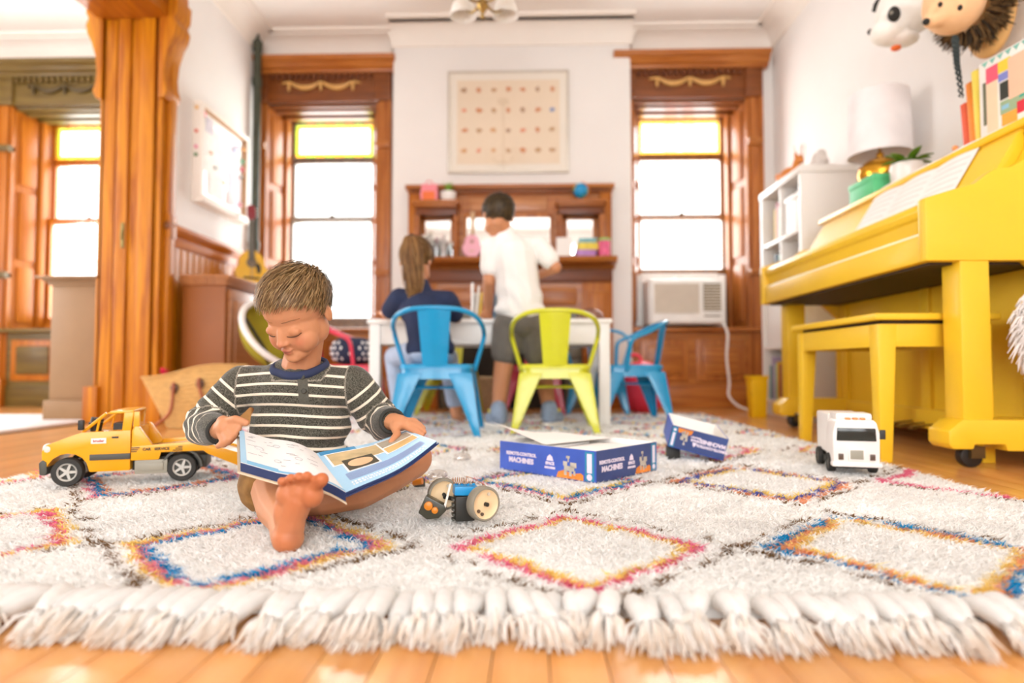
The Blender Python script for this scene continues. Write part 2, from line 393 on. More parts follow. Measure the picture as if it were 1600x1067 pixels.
B().box(LX - .35, LX + .06, 1.2, JY + .1, 2.3, 2.42).build('header_board', OAKY, tr, bevel=.01)
B().box(LX - .37, LX + .09, 1.15, JY + .12, 2.42, 2.5).build('header_cap', OAKY, tr, bevel=.012)
B().cb((LX + .045, JY + .055, 1.12), (.03, .075, .14)).build('rosette_block', OAK, tr, bevel=.006)
B().lathe([(0, 0), (.02, 0), (.024, .006), (.012, .01), (.008, .006), (0, .008)], 16, Matrix.Translation((LX + .045, JY + .016, 1.12)) @ Matrix.Rotation(PI / 2, 4, 'X')).build('rosette', mat('rosette_wood', '#7A4415', .4), tr)

# ---- windows
STAIN_Y = glass_mat('amber_glass', (1, .72, .22, 1), .06); STAIN_G = glass_mat('green_glass', (.75, .85, .25, 1), .06)
STAIN_P = glass_mat('rose_glass', (1, .72, .72, 1), .06); STAIN_C = glass_mat('cream_glass', (1, .93, .8, 1), .06)
LEAD = mat('lead_came', '#6E665A', .5, metal=.4)
SASH = wood('sash_wood', '#7A4A20', '#9B6630', .35, 'z'); GREYS = wood('weathered_sash', '#77675C', '#93826F', .4, 'z')
HEAD = wood('mahogany_head', '#6A3612', '#8A4C1E', .35, 'x')
def swag(b, x0, x1, y, z, sag, r):
    b.tube([(x0 + (x1 - x0) * t, y, z - sag * (1 - (2 * t - 1) ** 2)) for t in [i / 12 for i in range(13)]], [r * (.55 + .9 * math.sin(PI * i / 12)) for i in range(13)], 8)
def window(idx, xc, label, frame, sash, stain, carve, bottom=.66):
    t = thing('window_%d' % idx, label, 'window', (xc, BY, 0), kind='structure')
    D = .29; GH = .35                     # depth and half width at the glass
    for s in (-1, 1):
        b = B()
        for a, e, d in ((.43, .455, .03), (.455, .53, .045), (.53, .55, .06)):
            x0, x1 = sorted((s * a, s * e)); b.box(x0, x1, -d, .0, .22, 2.37)
        b.build('casing', frame[0], t, bevel=.006)
        x0, x1 = sorted((s * .425, s * .56)); B().box(x0, x1, -.075, 0, 0, .22).build('plinth_block', frame[0], t, bevel=.006)
        for z in (1.0, 2.0):
            B().box(*sorted((s * .43, s * .545)), -.07, 0, z, z + .05).box(*sorted((s * .43, s * .545)), -.08, 0, z + .015, z + .035).build('casing_block', frame[1], t, bevel=.006)
        # splayed jamb with raised panels
        e0, e1 = s * .43, s * GH
        P = lambda u, z, o: (e0 + (e1 - e0) * u - s * o, .0 + D * u, z)
        b = B().hexa([P(0, .6, 0), P(1, .6, 0), P(1, .6, -.03), P(0, .6, -.03)], [P(0, 2.37, 0), P(1, 2.37, 0), P(1, 2.37, -.03), P(0, 2.37, -.03)])
        b.build('jamb', frame[0], t)
        for z0, z1 in ((.66, 1.10), (1.16, 1.70), (1.76, 2.3)):
            B().hexa([P(.12, z0, .014), P(.55, z0, .014), P(.55, z0, 0), P(.12, z0, 0)], [P(.12, z1, .014), P(.55, z1, .014), P(.55, z1, 0), P(.12, z1, 0)]).build('jamb_panel', frame[0], t, bevel=.008)
        B().hexa([P(.62, .62, .03), P(.78, .62, .03), P(.78, .62, 0), P(.62, .62, 0)], [P(.62, 2.34, .03), P(.78, 2.34, .03), P(.78, 2.34, 0), P(.62, 2.34, 0)]).build('stop_moulding', frame[0], t, bevel=.006)
    # head: soffit, frieze, dentils, swags, cornice
    B().box(-.43, .43, 0, D, 2.345, 2.37).box(-.40, .40, .05, .12, 2.33, 2.35).box(-.38, .38, .16, .24, 2.32, 2.35).build('soffit', HEAD if frame[0] is MAHOG else frame[1], t, bevel=.005)
    B().box(-.55, .55, -.04, 0, 2.37, 2.60).build('frieze', HEAD if frame[0] is MAHOG else frame[1], t, bevel=.004)
    B().box(-.55, -.42, -.06, 0, 2.37, 2.60).box(.42, .55, -.06, 0, 2.37, 2.60).build('frieze_block', HEAD if frame[0] is MAHOG else frame[1], t, bevel=.006)
    d = B()
    for i in range(17): d.box(-.40 + i * .048, -.40 + i * .048 + .028, -.065, -.03, 2.545, 2.585)
    d.build('dentil_row', MAHOGD if carve is CARVE else frame[1], t, bevel=.003)
    pf = [(0, 2.59), (.07, 2.59), (.075, 2.61), (.10, 2.62), (.12, 2.65), (.15, 2.665), (.155, 2.695), (0, 2.695)]
    B().prism(pf, lambda u, v, w: (w, -u, v), -.57 - .02, .57 + .02).build('cornice', frame[1], t, bevel=.003)
    b = B()
    for i in range(2): swag(b, -.25 + .25 * i + .01, .0 + .25 * i - .01, -.055, 2.52, .045, .014)
    for x in (-.25, 0, .25): b.tube([(x, -.055, 2.525), (x, -.058, 2.49), (x, -.055, 2.45)], [.009, .014, .007], 8)
    for s in (-1, 1): b.tube([(s * .25, -.055, 2.52), (s * .29, -.055, 2.515), (s * .31, -.05, 2.51)], [.01, .008, .004], 8)
    b.build('carved_garland', carve, t)
    # sashes
    gy = D
    def frame_part(nm, z0, z1, w, y, wb=None):
        wb = wb or w
        B().box(-GH - .01, -GH + w, y, y + .04, z0, z1).box(GH - w, GH + .01, y, y + .04, z0, z1).box(-GH + w, GH - w, y, y + .04, z0, z0 + wb).box(-GH + w, GH - w, y, y + .04, z1 - w, z1).build(nm, sash, t, bevel=.004)
    zT, zM = 2.02, 1.52
    frame_part('transom_sash', zT, 2.345, .025, gy); frame_part('upper_sash', zM - .02, zT, .026, gy + .01); frame_part('lower_sash', bottom, zM + .02, .028, gy - .03, .05)
    B().box(-GH + .026, GH - .026, gy + .028, gy + .032, zM, zT - .02).build('pane', PANE, t); B().box(-GH + .028, GH - .028, gy - .012, gy - .008, bottom + .04, zM).build('pane', PANE, t)
    B().lathe([(0, 0), (.02, 0), (.02, .008), (.008, .014), (.008, .022), (0, .024)], 14, Matrix.Translation((0, gy - .03, zM + .018))).build('sash_lock', LEAD, t)
    # leaded coloured glass in the transom
    z0, z1 = zT + .025, 2.32; x0, x1 = -GH + .025, GH - .025; y = gy + .018
    cells = []
    if stain == 'amber':
        bdr = .022
        cells += [(x0, x1, z0, z0 + bdr, STAIN_Y), (x0, x1, z1 - bdr, z1, STAIN_Y), (x0, x0 + bdr, z0 + bdr, z1 - bdr, STAIN_Y), (x1 - bdr, x1, z0 + bdr, z1 - bdr, STAIN_Y)]
        cells += [(x0 + bdr, -.12, z0 + bdr, z1 - bdr, PANE), (.12, x1 - bdr, z0 + bdr, z1 - bdr, PANE), (-.12, -.03, z0 + .06, z1 - .06, STAIN_P), (.03, .12, z0 + .06, z1 - .06, STAIN_P), (-.03, .03, z0 + bdr, z1 - bdr, PANE),
                  (-.12, -.03, z0 + bdr, z0 + .06, STAIN_C), (.03, .12, z0 + bdr, z0 + .06, STAIN_C), (-.12, -.03, z1 - .06, z1 - bdr, STAIN_C), (.03, .12, z1 - .06, z1 - bdr, STAIN_C)]
    else:
        bdr = .03; k = 8
        for i in range(k):
            a, e = x0 + (x1 - x0) * i / k, x0 + (x1 - x0) * (i + 1) / k
            cells += [(a, e, z0, z0 + bdr, STAIN_G if i % 2 else STAIN_Y), (a, e, z1 - bdr, z1, STAIN_Y if i % 2 else STAIN_G)]
        cells += [(x0, x0 + bdr, z0 + bdr, z1 - bdr, STAIN_G), (x1 - bdr, x1, z0 + bdr, z1 - bdr, STAIN_G), (x0 + bdr, x1 - bdr, z0 + bdr, z1 - bdr, PANE)]
    ld = B()
    for a, e, c, f, m in cells:
        B().box(a + .002, e - .002, y, y + .004, c + .002, f - .002).build('leaded_pane', m, t, smooth=0)
        ld.box(a - .0015, a + .0015, y - .002, y + .006, c, f).box(a, e, y - .002, y + .006, c - .0015, c + .0015)
    ld.build('lead_came', LEAD, t, smooth=0)
    # stool and panelled apron
    B().box(-.58, .58, -.09, 0, .575, .605).box(-.42, .42, -.01, D - .03, .575, .605).build('stool', frame[1], t, bevel=.008)
    B().box(-.36, .36, D - .06, D + .06, .60, bottom + .004).build('sill_rail', sash, t, bevel=.004)
    B().box(-.43, .43, -.02, 0, .05, .575).build('apron', frame[1], t)
    for a, e in ((-.39, -.03), (.03, .39)):
        B().box(a, e, -.034, -.01, .2, .52).build('apron_frame', frame[0], t, bevel=.01)
        B().box(a + .05, e - .05, -.046, -.01, .25, .47).build('apron_panel', frame[1], t, bevel=.012)
    B().box(-.43, .43, -.035, 0, 0, .16).build('apron_base', frame[1], t, bevel=.006)
    return t
OAKD = wood('aged_oak', '#9C520C', '#BC701C', .35, 'z'); OLIVE = wood('olive_oak', '#5A4418', '#77602A', .4, 'x')
window(1, WINS[0], 'tall wooden window with dark carved garlands in the adjoining room', (OAKD, OLIVE), OAKD, 'green', mat('dark_carving', '#4A3A14', .5))
window(2, WINS[1], 'tall mahogany window with green and yellow leaded transom beside the guitar', (MAHOG, MAHOGX), GREYS, 'green', CARVE)
window(3, WINS[2], 'tall mahogany window with amber leaded transom above the air conditioner', (MAHOG, MAHOGX), SASH, 'amber', CARVE, 1.045)
# ================================================================ LARGE FURNITURE
MIRROR = mat('mirror', '#F2F2F0', .04, 0, metal=1)
SLATE = mat('slate_tile', '#6E6858', .35, .15, 12)
# ---------------------------------------------------------------- mantelpiece on the chimney breast
X0, X1, MY = -.905, .605, CBY
mt = thing('mantelpiece', 'carved reddish wooden mantelpiece with mirrors and shelves on the chimney breast', 'mantelpiece', (0, MY, 0))
B().box(X0, X1, -.04, 0, 1.10, 1.62).build('back_panel', MAHOGX, mt)
B().box(X0 - .005, X1 + .005, -.09, 0, 1.60, 1.63).box(X0 - .02, X1 + .02, -.11, 0, 1.63, 1.66).build('top_rail', MAHOGX, mt, bevel=.006)
b = B()
for i in range(60): b.ell((X0 + .03 + i * (X1 - X0 - .06) / 59, -.092, 1.615), (.010, .008, .012), 6, 4)
b.build('bead_row', MAHOGD, mt)
for x in (X0, X1 - .09): B().box(x, x + .09, -.08, 0, 1.10, 1.60).box(x + .02, x + .07, -.09, 0, 1.15, 1.55).build('pilaster', OAKD, mt, bevel=.006)
for sx0, sx1 in ((X0 + .05, -.515), (.19, X1 - .05)):
    B().box(sx0, sx1, -.21, 0, 1.495, 1.52).box(sx0 + .015, sx1 - .015, -.195, 0, 1.475, 1.495).build('bracket_shelf', MAHOGX, mt, bevel=.005)
    B().box(sx0 + .02, sx1 - .02, -.17, 0, 1.42, 1.475).build('shelf_frieze', MAHOGD, mt, bevel=.006)
    for x in (sx0 + .03, sx1 - .03):
        B().lathe([(.018, 1.10), (.022, 1.12), (.014, 1.14), (.017, 1.2), (.02, 1.27), (.014, 1.36), (.022, 1.38), (.022, 1.42)], 14, Matrix.Translation((x, -.13, 0))).build('colonnette', MAHOG, mt)
    cx = (sx0 + sx1) / 2
    B().box(cx - .095, cx + .095, -.055, -.03, 1.14, 1.40).build('small_mirror', MIRROR, mt)
    B().box(cx - .115, cx - .095, -.06, -.03, 1.12, 1.42).box(cx + .095, cx + .115, -.06, -.03, 1.12, 1.42).box(cx - .115, cx + .115, -.06, -.03, 1.40, 1.42).box(cx - .115, cx + .115, -.06, -.03, 1.12, 1.14).build('mirror_frame', MAHOG, mt, bevel=.004)
B().box(-.47, .15, -.05, -.03, 1.14, 1.42).build('wide_mirror', MIRROR, mt)
B().box(-.49, .17, -.062, -.03, 1.42, 1.45).box(-.49, .17, -.062, -.03, 1.11, 1.14).box(-.49, -.47, -.062, -.03, 1.14, 1.42).box(.15, .17, -.062, -.03, 1.14, 1.42).build('mirror_frame', MAHOG, mt, bevel=.004)
B().box(-.45, .13, -.055, -.03, 1.47, 1.58).build('upper_panel', wood('pale_mahogany', '#A8683C', '#C48A5C', .25, 'x'), mt, bevel=.01)
pf = [(0, 1.03), (.10, 1.03), (.11, 1.05), (.20, 1.055), (.23, 1.07), (.24, 1.10), (0, 1.10)]
B().prism(pf, lambda u, v, w: (w, -u, v), X0 - .02, X1 + .02).build('mantel_shelf', MAHOGX, mt, bevel=.004)
B().box(X0, X1, -.12, 0, .93, 1.03).build('shelf_moulding', MAHOGD, mt, bevel=.008)
B().box(X0 + .2, X1 - .2, -.085, 0, .72, .93).build('frieze', MAHOGX, mt)
for a, e in ((X0 + .26, -.32), (-.28, -.02), (.02, X1 - .26)): B().box(a, e, -.105, -.05, .76, .89).build('frieze_panel', MAHOGX, mt, bevel=.014)
for x in (X0, X1 - .22):
    B().box(x, x + .22, -.10, 0, .17, .93).build('pilaster_base', OAKD, mt, bevel=.004)
    B().box(x + .04, x + .18, -.118, -.05, .25, .86).build('pilaster_panel', OAKD, mt, bevel=.012)
    B().box(x - .01, x + .23, -.13, 0, 0, .17).build('plinth', OAKD, mt, bevel=.008)
tb = B().box(-.12 / 2, .12 / 2, -.02, .0, -.06, .06).mesh('hearth_tile', bevel=.004); tb.materials.append(SLATE)
def tile(x, z):
    o = bpy.data.objects.new('hearth_tile', tb); COL.objects.link(o); o.parent = mt; o.location = (x, -.03, z)
for i in range(9): tile(X0 + .22 + .0625 + i * .1225, .655)
for j in range(5):
    for x in (X0 + .22 + .0625, X1 - .22 - .0625): tile(x, .06 + j * .122)
B().box(X0 + .345, X1 - .345, -.045, -.012, 0, .59).build('firebox', mat('soot', '#2B2620', .9), mt)
B().box(X0 + .22, X1 - .22, -.03, -.002, 0, .72).build('grout', mat('grout', '#8C8374', .9), mt)

# ---------------------------------------------------------------- white children's table
TW = mat('table_white', '#F0ECE6', .35, .01)
TX0, TX1, TY0, TY1 = -.82, .405, 3.24, 3.80
tt = thing('kids_table', 'white rectangular wooden play table with square legs', 'table', (0, 0, 0))
B().box(TX0 - .01, TX1 + .01, TY0 - .01, TY1 + .01, .530, .553).build('table_top', TW, tt, bevel=.004)
for a in ((TX0 + .04, TX1 - .04, TY0 + .012, TY0 + .03), (TX0 + .04, TX1 - .04, TY1 - .03, TY1 - .012), (TX0 + .012, TX0 + .03, TY0 + .03, TY1 - .03), (TX1 - .03, TX1 - .012, TY0 + .03, TY1 - .03)):
    B().box(*a, .425, .53).build('apron', TW, tt, bevel=.003)
for x in (TX0, TX1 - .055):
    for y in (TY0, TY1 - .055): B().box(x, x + .055, y, y + .055, .018, .53).build('leg', TW, tt, bevel=.004)

# ---------------------------------------------------------------- sheet-metal armchairs for children
def make_chair(col, sh):
    m = mat('enamel_' + sh, col, .28, .02, 5, coat=.3)
    t = thing('metal_chair', 'x', 'chair')
    S = .148; ZS = .295
    def rr(h, z, w=1.0, r=.05, n=5):
        out = []
        for qx, qy, a0 in ((1, 1, 0), (-1, 1, 90), (-1, -1, 180), (1, -1, 270)):
            for i in range(n + 1):
                a = math.radians(a0 + 90 * i / n); out.append((qx * (h - r) + r * math.cos(a), (qy * (h - r) + r * math.sin(a)) * w, z))
        return out
    B().rings([rr(S - .012, ZS + .0), rr(S - .004, ZS + .006), rr(S + .004, ZS + .008), rr(S + .008, ZS + .002), rr(S + .010, ZS - .012), rr(S + .004, ZS - .012)], cap1=True).build('seat', m, t, smooth=50)
    B().rings([rr(S + .003, ZS - .006), rr(S + .007, ZS - .055), rr(S + .003, ZS - .055), rr(S - .001, ZS - .006)], closed=True).build('seat_skirt', m, t, smooth=50)
    for sx in (-1, 1):
        for sy in (-1, 1):
            rs = []
            for f in (0, .25, .5, .75, 1):
                z = (ZS - .03) * (1 - f) + 0 * f; w = .075 * (1 - f) ** 1.1 + .026; th = .007
                cx = sx * (S + .009 + .038 * f); cy = sy * (S + .009 + .038 * f)
                L = [(0, 0), (-w, 0), (-w, -th), (-th, -th), (-th, -w), (0, -w)]
                rs.append([(cx + sx * a, cy + sy * e, z) for a, e in L])
            B().rings(rs).build('leg', m, t, bevel=.002)
    for a in ((1, 1), (1, -1)):
        B().cyl((-a[0] * .155, -a[1] * .155, .20), (a[0] * .155, a[1] * .155, .20), .006, n=8).build('stretcher', m, t)
    # arm hoop
    pts = [(.155, .045, .27), (.172, .04, .33), (.197, .03, .415), (.200, .005, .445), (.195, -.06, .472), (.172, -.125, .505), (.12, -.172, .528), (.05, -.192, .537)]
    full = spline(pts + [(-x, y, z) for x, y, z in pts[::-1]], 5)
    B().tube(full, .0105, 10).build('back_hoop', m, t, smooth=180)
    # central splat
    def sp(u, v):
        x = (u - .5) * (.105 + .035 * v); y = -.150 - .042 * v + .010 * (1 - (2 * u - 1) ** 2) * -1; return (x, y, .296 + .24 * v)
    def sp2(u, v): p = sp(u, v); return (p[0], p[1] + .003, p[2])
    b = B().grid(sp, 8, 8); k = len(b.v); b.grid(sp2, 8, 8)
    for u0 in (0, 1):
        b.grid(lambda u, v: sp(u0, v) if u < .5 else sp2(u0, v), 1, 8)
    b.build('splat', m, t, smooth=50)
    return t
BLUE, LIME, PINK = '#0093C6', '#CFCE22', '#DE3550'
cb = make_chair(BLUE, 'blue'); cg = make_chair(LIME, 'lime'); cp = make_chair(PINK, 'pink')
RUGZ = .018
def put(src, x, y, rz, label, z=RUGZ):
    c = src if 'used' not in src else copy_tree(src)
    src['used'] = 1; c.location = (x, y, z); c.rotation_euler = (0, 0, rz); tag(c, label, 'chair', 'metal chairs around the play table')
put(cb, -.405, 2.84, .03, 'bright blue metal armchair under the girl in navy')
put(cg, .115, 2.97, -.03, 'lime yellow metal armchair behind the boy in white')
put(cb, .545, 3.53, PI / 2 + .05, 'bright blue metal armchair at the end of the table by the red hopper ball')
put(cg, -.50, 4.02, PI, 'lime yellow metal armchair across the table from the girl')
put(cp, .02, 4.04, PI, 'pink red metal armchair across the table from the standing boy')
put(cb, .43, 4.10, PI - .1, 'bright blue metal armchair behind the table in front of the mantel')
put(cp, -.99, 3.50, -PI / 2 + .12, 'pink red metal armchair at the table end holding a dotted cushion')
for c in (cb, cg, cp): del c['used']
for o in bpy.data.objects:
    if 'used' in o.keys(): del o['used']

# ---------------------------------------------------------------- yellow upright piano
YEL = mat('yellow_gloss', '#F1C32C', .35, .03, 4, .03, 30, coat=.08, spec=.35)
DKW = mat('raw_dark_wood', '#3A2A18', .7, .2, 20)
PY0, PY1 = 1.985, 3.40
pn = thing('upright_piano', 'bright yellow painted upright piano on casters against the right wall', 'piano', (1.5, 2.7, 0))
OR = (1.5, 2.7, 0)
prof = [(1.215, .635), (1.215, .83), (1.305, .857), (1.37, .875), (1.395, .896), (1.425, .917), (1.48, .925), (1.52, .948), (1.545, .995), (1.555, 1.06), (1.80, 1.06), (1.80, .10), (1.60, .10), (1.60, .56), (1.52, .635)]
fn = lambda u, v, w: (u, w, v)
B().prism(prof, fn, PY0, PY0 + .04).build('end_panel', YEL, pn, OR, bevel=.006)
B().prism(prof, fn, PY1 - .04, PY1).build('end_panel', YEL, pn, OR, bevel=.006)
a, e = PY0 + .04, PY1 - .04
B().box(1.222, 1.27, a, e, .637, .722).build('key_slip', YEL, pn, OR, bevel=.006)
B().box(1.25, 1.60, a, e, .628, .66).build('keybed', DKW, pn, OR)
B().box(1.232, 1.30, a, e, .722, .732).build('slip_highlight', mat('pale_highlight', '#F6EFC8', .3), pn, OR, bevel=.002)  # pale colour draws the highlight along the gap above the key slip
B().prism([(1.242, .733), (1.238, .775), (1.228, .782), (1.222, .80), (1.226, .818), (1.25, .832), (1.40, .872), (1.44, .875), (1.44, .733)], fn, a, e).build('fallboard', YEL, pn, OR, bevel=.003)
B().prism([(1.43, .87), (1.395, .885), (1.40, .895), (1.445, .90), (1.535, 1.05), (1.57, 1.05), (1.57, .87)], fn, a, e).build('music_panel', YEL, pn, OR, bevel=.004)
B().prism([(1.532, 1.058), (1.527, 1.066), (1.532, 1.085), (1.55, 1.09), (1.815, 1.09), (1.815, 1.058)], fn, PY0 - .012, PY1 + .012).build('lid', YEL, pn, OR, bevel=.004)
B().prism([(1.548, 1.03), (1.54, 1.058), (1.58, 1.058), (1.58, 1.03)], fn, a, e).build('lid_moulding', YEL, pn, OR, bevel=.003)
B().box(1.62, 1.65, a, e, .12, .63).build('lower_panel', YEL, pn, OR)
for y0, y1 in ((a, a + .07), (e - .07, e), (2.62, 2.68)): B().box(1.605, 1.63, y0, y1, .12, .63).build('panel_stile', YEL, pn, OR, bevel=.004)
B().box(1.600, 1.635, a, e, .06, .14).build('bottom_rail', YEL, pn, OR, bevel=.004)
B().box(1.76, 1.80, a, e, .12, 1.05).build('back_board', DKW, pn, OR)
for y0 in (PY0 + .005, PY1 - .095):
    B().box(1.318, 1.408, y0, y0 + .09, .145, .64).build('leg', YEL, pn, OR, bevel=.008)
    B().prism([(1.268, .075), (1.268, .115), (1.31, .15), (1.80, .15), (1.80, .055), (1.44, .055), (1.435, .075), (1.345, .075), (1.34, .06), (1.28, .06)], fn, y0 - .008, y0 + .098).build('toe_block', YEL, pn, OR, bevel=.006)
    for x in (1.36, 1.74):
        c = B().cyl((x, y0 + .03, .034), (x, y0 + .062, .034), .034, n=20).build('caster', mat('caster_black', '#1C1A16', .4), pn, OR, bevel=.005)
        B().box(x - .012, x + .03, y0 + .015, y0 + .077, .03, .066).build('caster_fork', mat('caster_steel', '#6A5A3A', .4, metal=.8), c, OR)
for i, y in enumerate((2.58, 2.66, 2.74)):
    B().tube([(1.62, y, .085), (1.56, y, .08), (1.52, y, .072), (1.50, y, .068)], [.008, .01, .02, .018], 10, flat=.4).build('pedal', mat('pedal_brass', '#8C7A4C', .3, metal=.9), pn, OR)

# ---------------------------------------------------------------- yellow piano bench
bn = thing('piano_bench', 'yellow painted wooden piano bench pushed under the keyboard', 'bench', (1.315, 2.43, 0)); OB = (1.315, 2.43, 0)
b0, b1, c0, c1 = 1.135, 1.495, 2.115, 2.745
B().box(b0 - .02, b1 + .02, c0 - .02, c1 + .02, .462, .484).build('bench_lid', YEL, bn, OB, bevel=.006)
B().box(b0 + .02, b1 - .02, c0 + .012, c1 - .012, .446, .462).build('lid_gap', DKW, bn, OB)
for q in ((b0, b1, c0, c0 + .018), (b0, b1, c1 - .018, c1), (b0, b0 + .018, c0 + .018, c1 - .018), (b1 - .018, b1, c0 + .018, c1 - .018)):
    B().box(*q, .375, .45).build('apron', YEL, bn, OB, bevel=.003)
for x, sx in ((b0 - .002, 1), (b1 + .002, -1)):
    for y, sy in ((c0 - .002, 1), (c1 + .002, -1)):
        q = lambda w, z: [(x, y, z), (x + sx * w, y, z), (x + sx * w, y + sy * w, z), (x, y + sy * w, z)]
        B().hexa(q(.038, 0), q(.06, .45)).build('leg', YEL, bn, OB, bevel=.004)

# ---------------------------------------------------------------- white cube bookcase
BW = mat('bookcase_white', '#EFE9E3', .4, .01)
KX0, KX1, KY0, KY1, KZ = 1.53, 1.845, 3.62, 4.26, 1.41
bk = thing('bookcase', 'tall white open cube bookcase between the piano and the right window', 'bookcase', (1.69, 3.94, 0)); OK_ = (1.69, 3.94, 0)
B().box(KX0, KX1, KY0, KY0 + .035, 0, KZ).build('side_panel', BW, bk, OK_, bevel=.003); B().box(KX0, KX1, KY1 - .035, KY1, 0, KZ).build('side_panel', BW, bk, OK_, bevel=.003)
B().box(KX0 - .005, KX1, KY0 - .005, KY1 + .005, KZ, KZ + .04).build('top_board', BW, bk, OK_, bevel=.004)
B().box(KX1 - .01, KX1, KY0 + .035, KY1 - .035, .08, KZ).build('back_board', BW, bk, OK_)
SHZ = [.08, .42, .75, 1.08]
for z in SHZ: B().box(KX0 + .004, KX1 - .01, KY0 + .035, KY1 - .035, z, z + .022).build('shelf', BW, bk, OK_, bevel=.002)
for z in SHZ: B().box(KX0 + .006, KX1 - .01, 3.93, 3.952, z + .022, (SHZ + [KZ])[SHZ.index(z) + 1]).build('divider', BW, bk, OK_, bevel=.002)
B().box(KX0 + .02, KX0 + .035, KY0 + .04, KY1 - .04, .445, .74).build('drop_door', BW, bk, OK_, bevel=.003)
B().box(KX0 + .03, KX1 - .02, KY0 + .035, KY1 - .035, 0, .08).build('toe_kick', BW, bk, OK_)
# books and boxes standing in it
rb = random.Random(11)
def book(x, y0, y1, z, h, d, col, label, group, lean=0):
    t = thing('book', label, 'book', (x, (y0 + y1) / 2, z), 0, group)
    w = y1 - y0
    B().box(0, d, -w / 2, -w / 2 + .002, 0, h).box(0, d, w / 2 - .002, w / 2, 0, h).box(0, .003, -w / 2, w / 2, 0, h).build('cover', mat('book_' + col.strip('#'), col, .5), t)
    B().box(.003, d - .004, -w / 2 + .002, w / 2 - .002, .003, h - .003).build('pages', mat('book_pages', '#EDE3D2', .8), t); return t
BOOKC = {'orange': '#D98A3A', 'yellow': '#E8C23A', 'slate': '#4A5A6A', 'brick red': '#B4473A', 'white': '#EDE6DC', 'pale blue': '#8FA9BC', 'charcoal': '#2F3A3C', 'peach': '#E6B48A',
         'olive': '#8C8A4A', 'lilac': '#B7A3C4', 'teal': '#3C8C8C', 'tan': '#C2A27A', 'navy': '#2B3F6B', 'rose': '#D98C94', 'mint': '#A8CDB4'}
for zi, (ya, yb), names in ((0, (KY0 + .04, 3.925), ('orange', 'tan', 'navy', 'white', 'peach', 'rose', 'olive')), (0, (3.957, KY1 - .04), ('charcoal', 'slate', 'brick red', 'yellow', 'mint', 'lilac', 'teal', 'pale blue')),
                            (2, (KY0 + .04, 3.80), ('white', 'peach', 'pale blue', 'tan', 'rose')), (2, (3.957, 4.16), ('lilac', 'mint', 'orange', 'slate', 'yellow')), (3, (3.957, 4.1), ('white', 'peach', 'rose', 'yellow'))):
    y = ya
    for c in names:
        w = rb.uniform(.026, .042)
        if y + w > yb: break
        book(KX0 + .025, y, y + w - .001, SHZ[zi] + .022, rb.uniform(.19, .27), rb.uniform(.16, .22), BOOKC[c], c + ' book standing on the %s shelf of the white bookcase' % ('lowest', '', 'middle', 'top')[zi], 'books in the white bookcase'); y += w
bx = thing('storage_box', 'white storage box on the top shelf of the bookcase', 'box', (KX0 + .14, 3.79, 1.102))
B().box(-.12, .12, -.11, .11, 0, .19).build('box_body', BW, bx, bevel=.006); B().box(-.125, .125, -.115, .115, .19, .22).build('box_lid', BW, bx, bevel=.005)

# ---------------------------------------------------------------- brown cabinet by the left wall
BRN = mat('brown_painted_wood', '#96551F', .45, .06, 6); BRNL = wood('cabinet_wood', '#A2663A', '#B87B4A', .35, 'y')
cbx0, cbx1, cy0, cy1, cz = LX + .062, -1.80, 3.72, 4.78, .85
cbn = thing('low_cabinet', 'low brown wooden cabinet with moulded top along the left wall', 'cabinet', (-1.95, 4.25, 0)); OCB = (-1.95, 4.25, 0)
B().box(cbx0, cbx1, cy0, cy1, .07, cz - .04).build('carcass', BRN, cbn, OCB, bevel=.004)
pf = [(0, -.05), (.012, -.05), (.016, -.03), (.03, -.022), (.035, 0), (0, 0)]
B().box(cbx0, cbx1 + .02, cy0 - .02, cy1, cz - .055, cz - .035).box(cbx0, cbx1 + .032, cy0 - .032, cy1, cz - .035, cz - .018).box(cbx0, cbx1 + .04, cy0 - .04, cy1, cz - .018, cz).build('top_board', BRNL, cbn, OCB, bevel=.005)
B().box(cbx0, cbx1 + .012, cy0 - .012, cy1, 0, .08).build('plinth', BRN, cbn, OCB, bevel=.005)
for i in range(2):
    d = B().box(cbx1, cbx1 + .018, cy0 + .03 + i * .51, cy0 + .51 + i * .51, .11, cz - .08).build('door', BRNL, cbn, OCB, bevel=.004)
    B().box(cbx1 + .012, cbx1 + .026, cy0 + .09 + i * .51, cy0 + .45 + i * .51, .17, cz - .14).build('raised_panel', BRNL, d, OCB, bevel=.012)
    B().lathe([(0, 0), (.006, 0), (.006, .012), (.014, .018), (.014, .026), (0, .03)], 14, Matrix.Translation((cbx1 + .018, cy0 + (.46 if i == 0 else .59), .5)) @ Matrix.Rotation(PI / 2, 4, 'Y')).build('knob', mat('dark_bronze', '#4A3420', .4, metal=.6), d, OCB)
pr_ = thing('floor_glare_sheet', 'plain pale grey white sheet standing in for floor glare in the adjoining room', 'rug', (-3.6, 2.8, 0))  # pale sheet stands in for the white glare on these boards
B().box(-1.12, 1.12, -1.25, 1.15, 0, .012).build('glare_field', mat('pale_glare', '#F0F0F2', .9, .03, 40, .2, 300), pr_, bevel=.004); B().box(-1.14, 1.14, -1.27, -1.25, 0, .008).box(-1.14, 1.14, 1.15, 1.17, 0, .008).build('glare_border', mat('pale_glare_border', '#D9D6D2', .9), pr_)
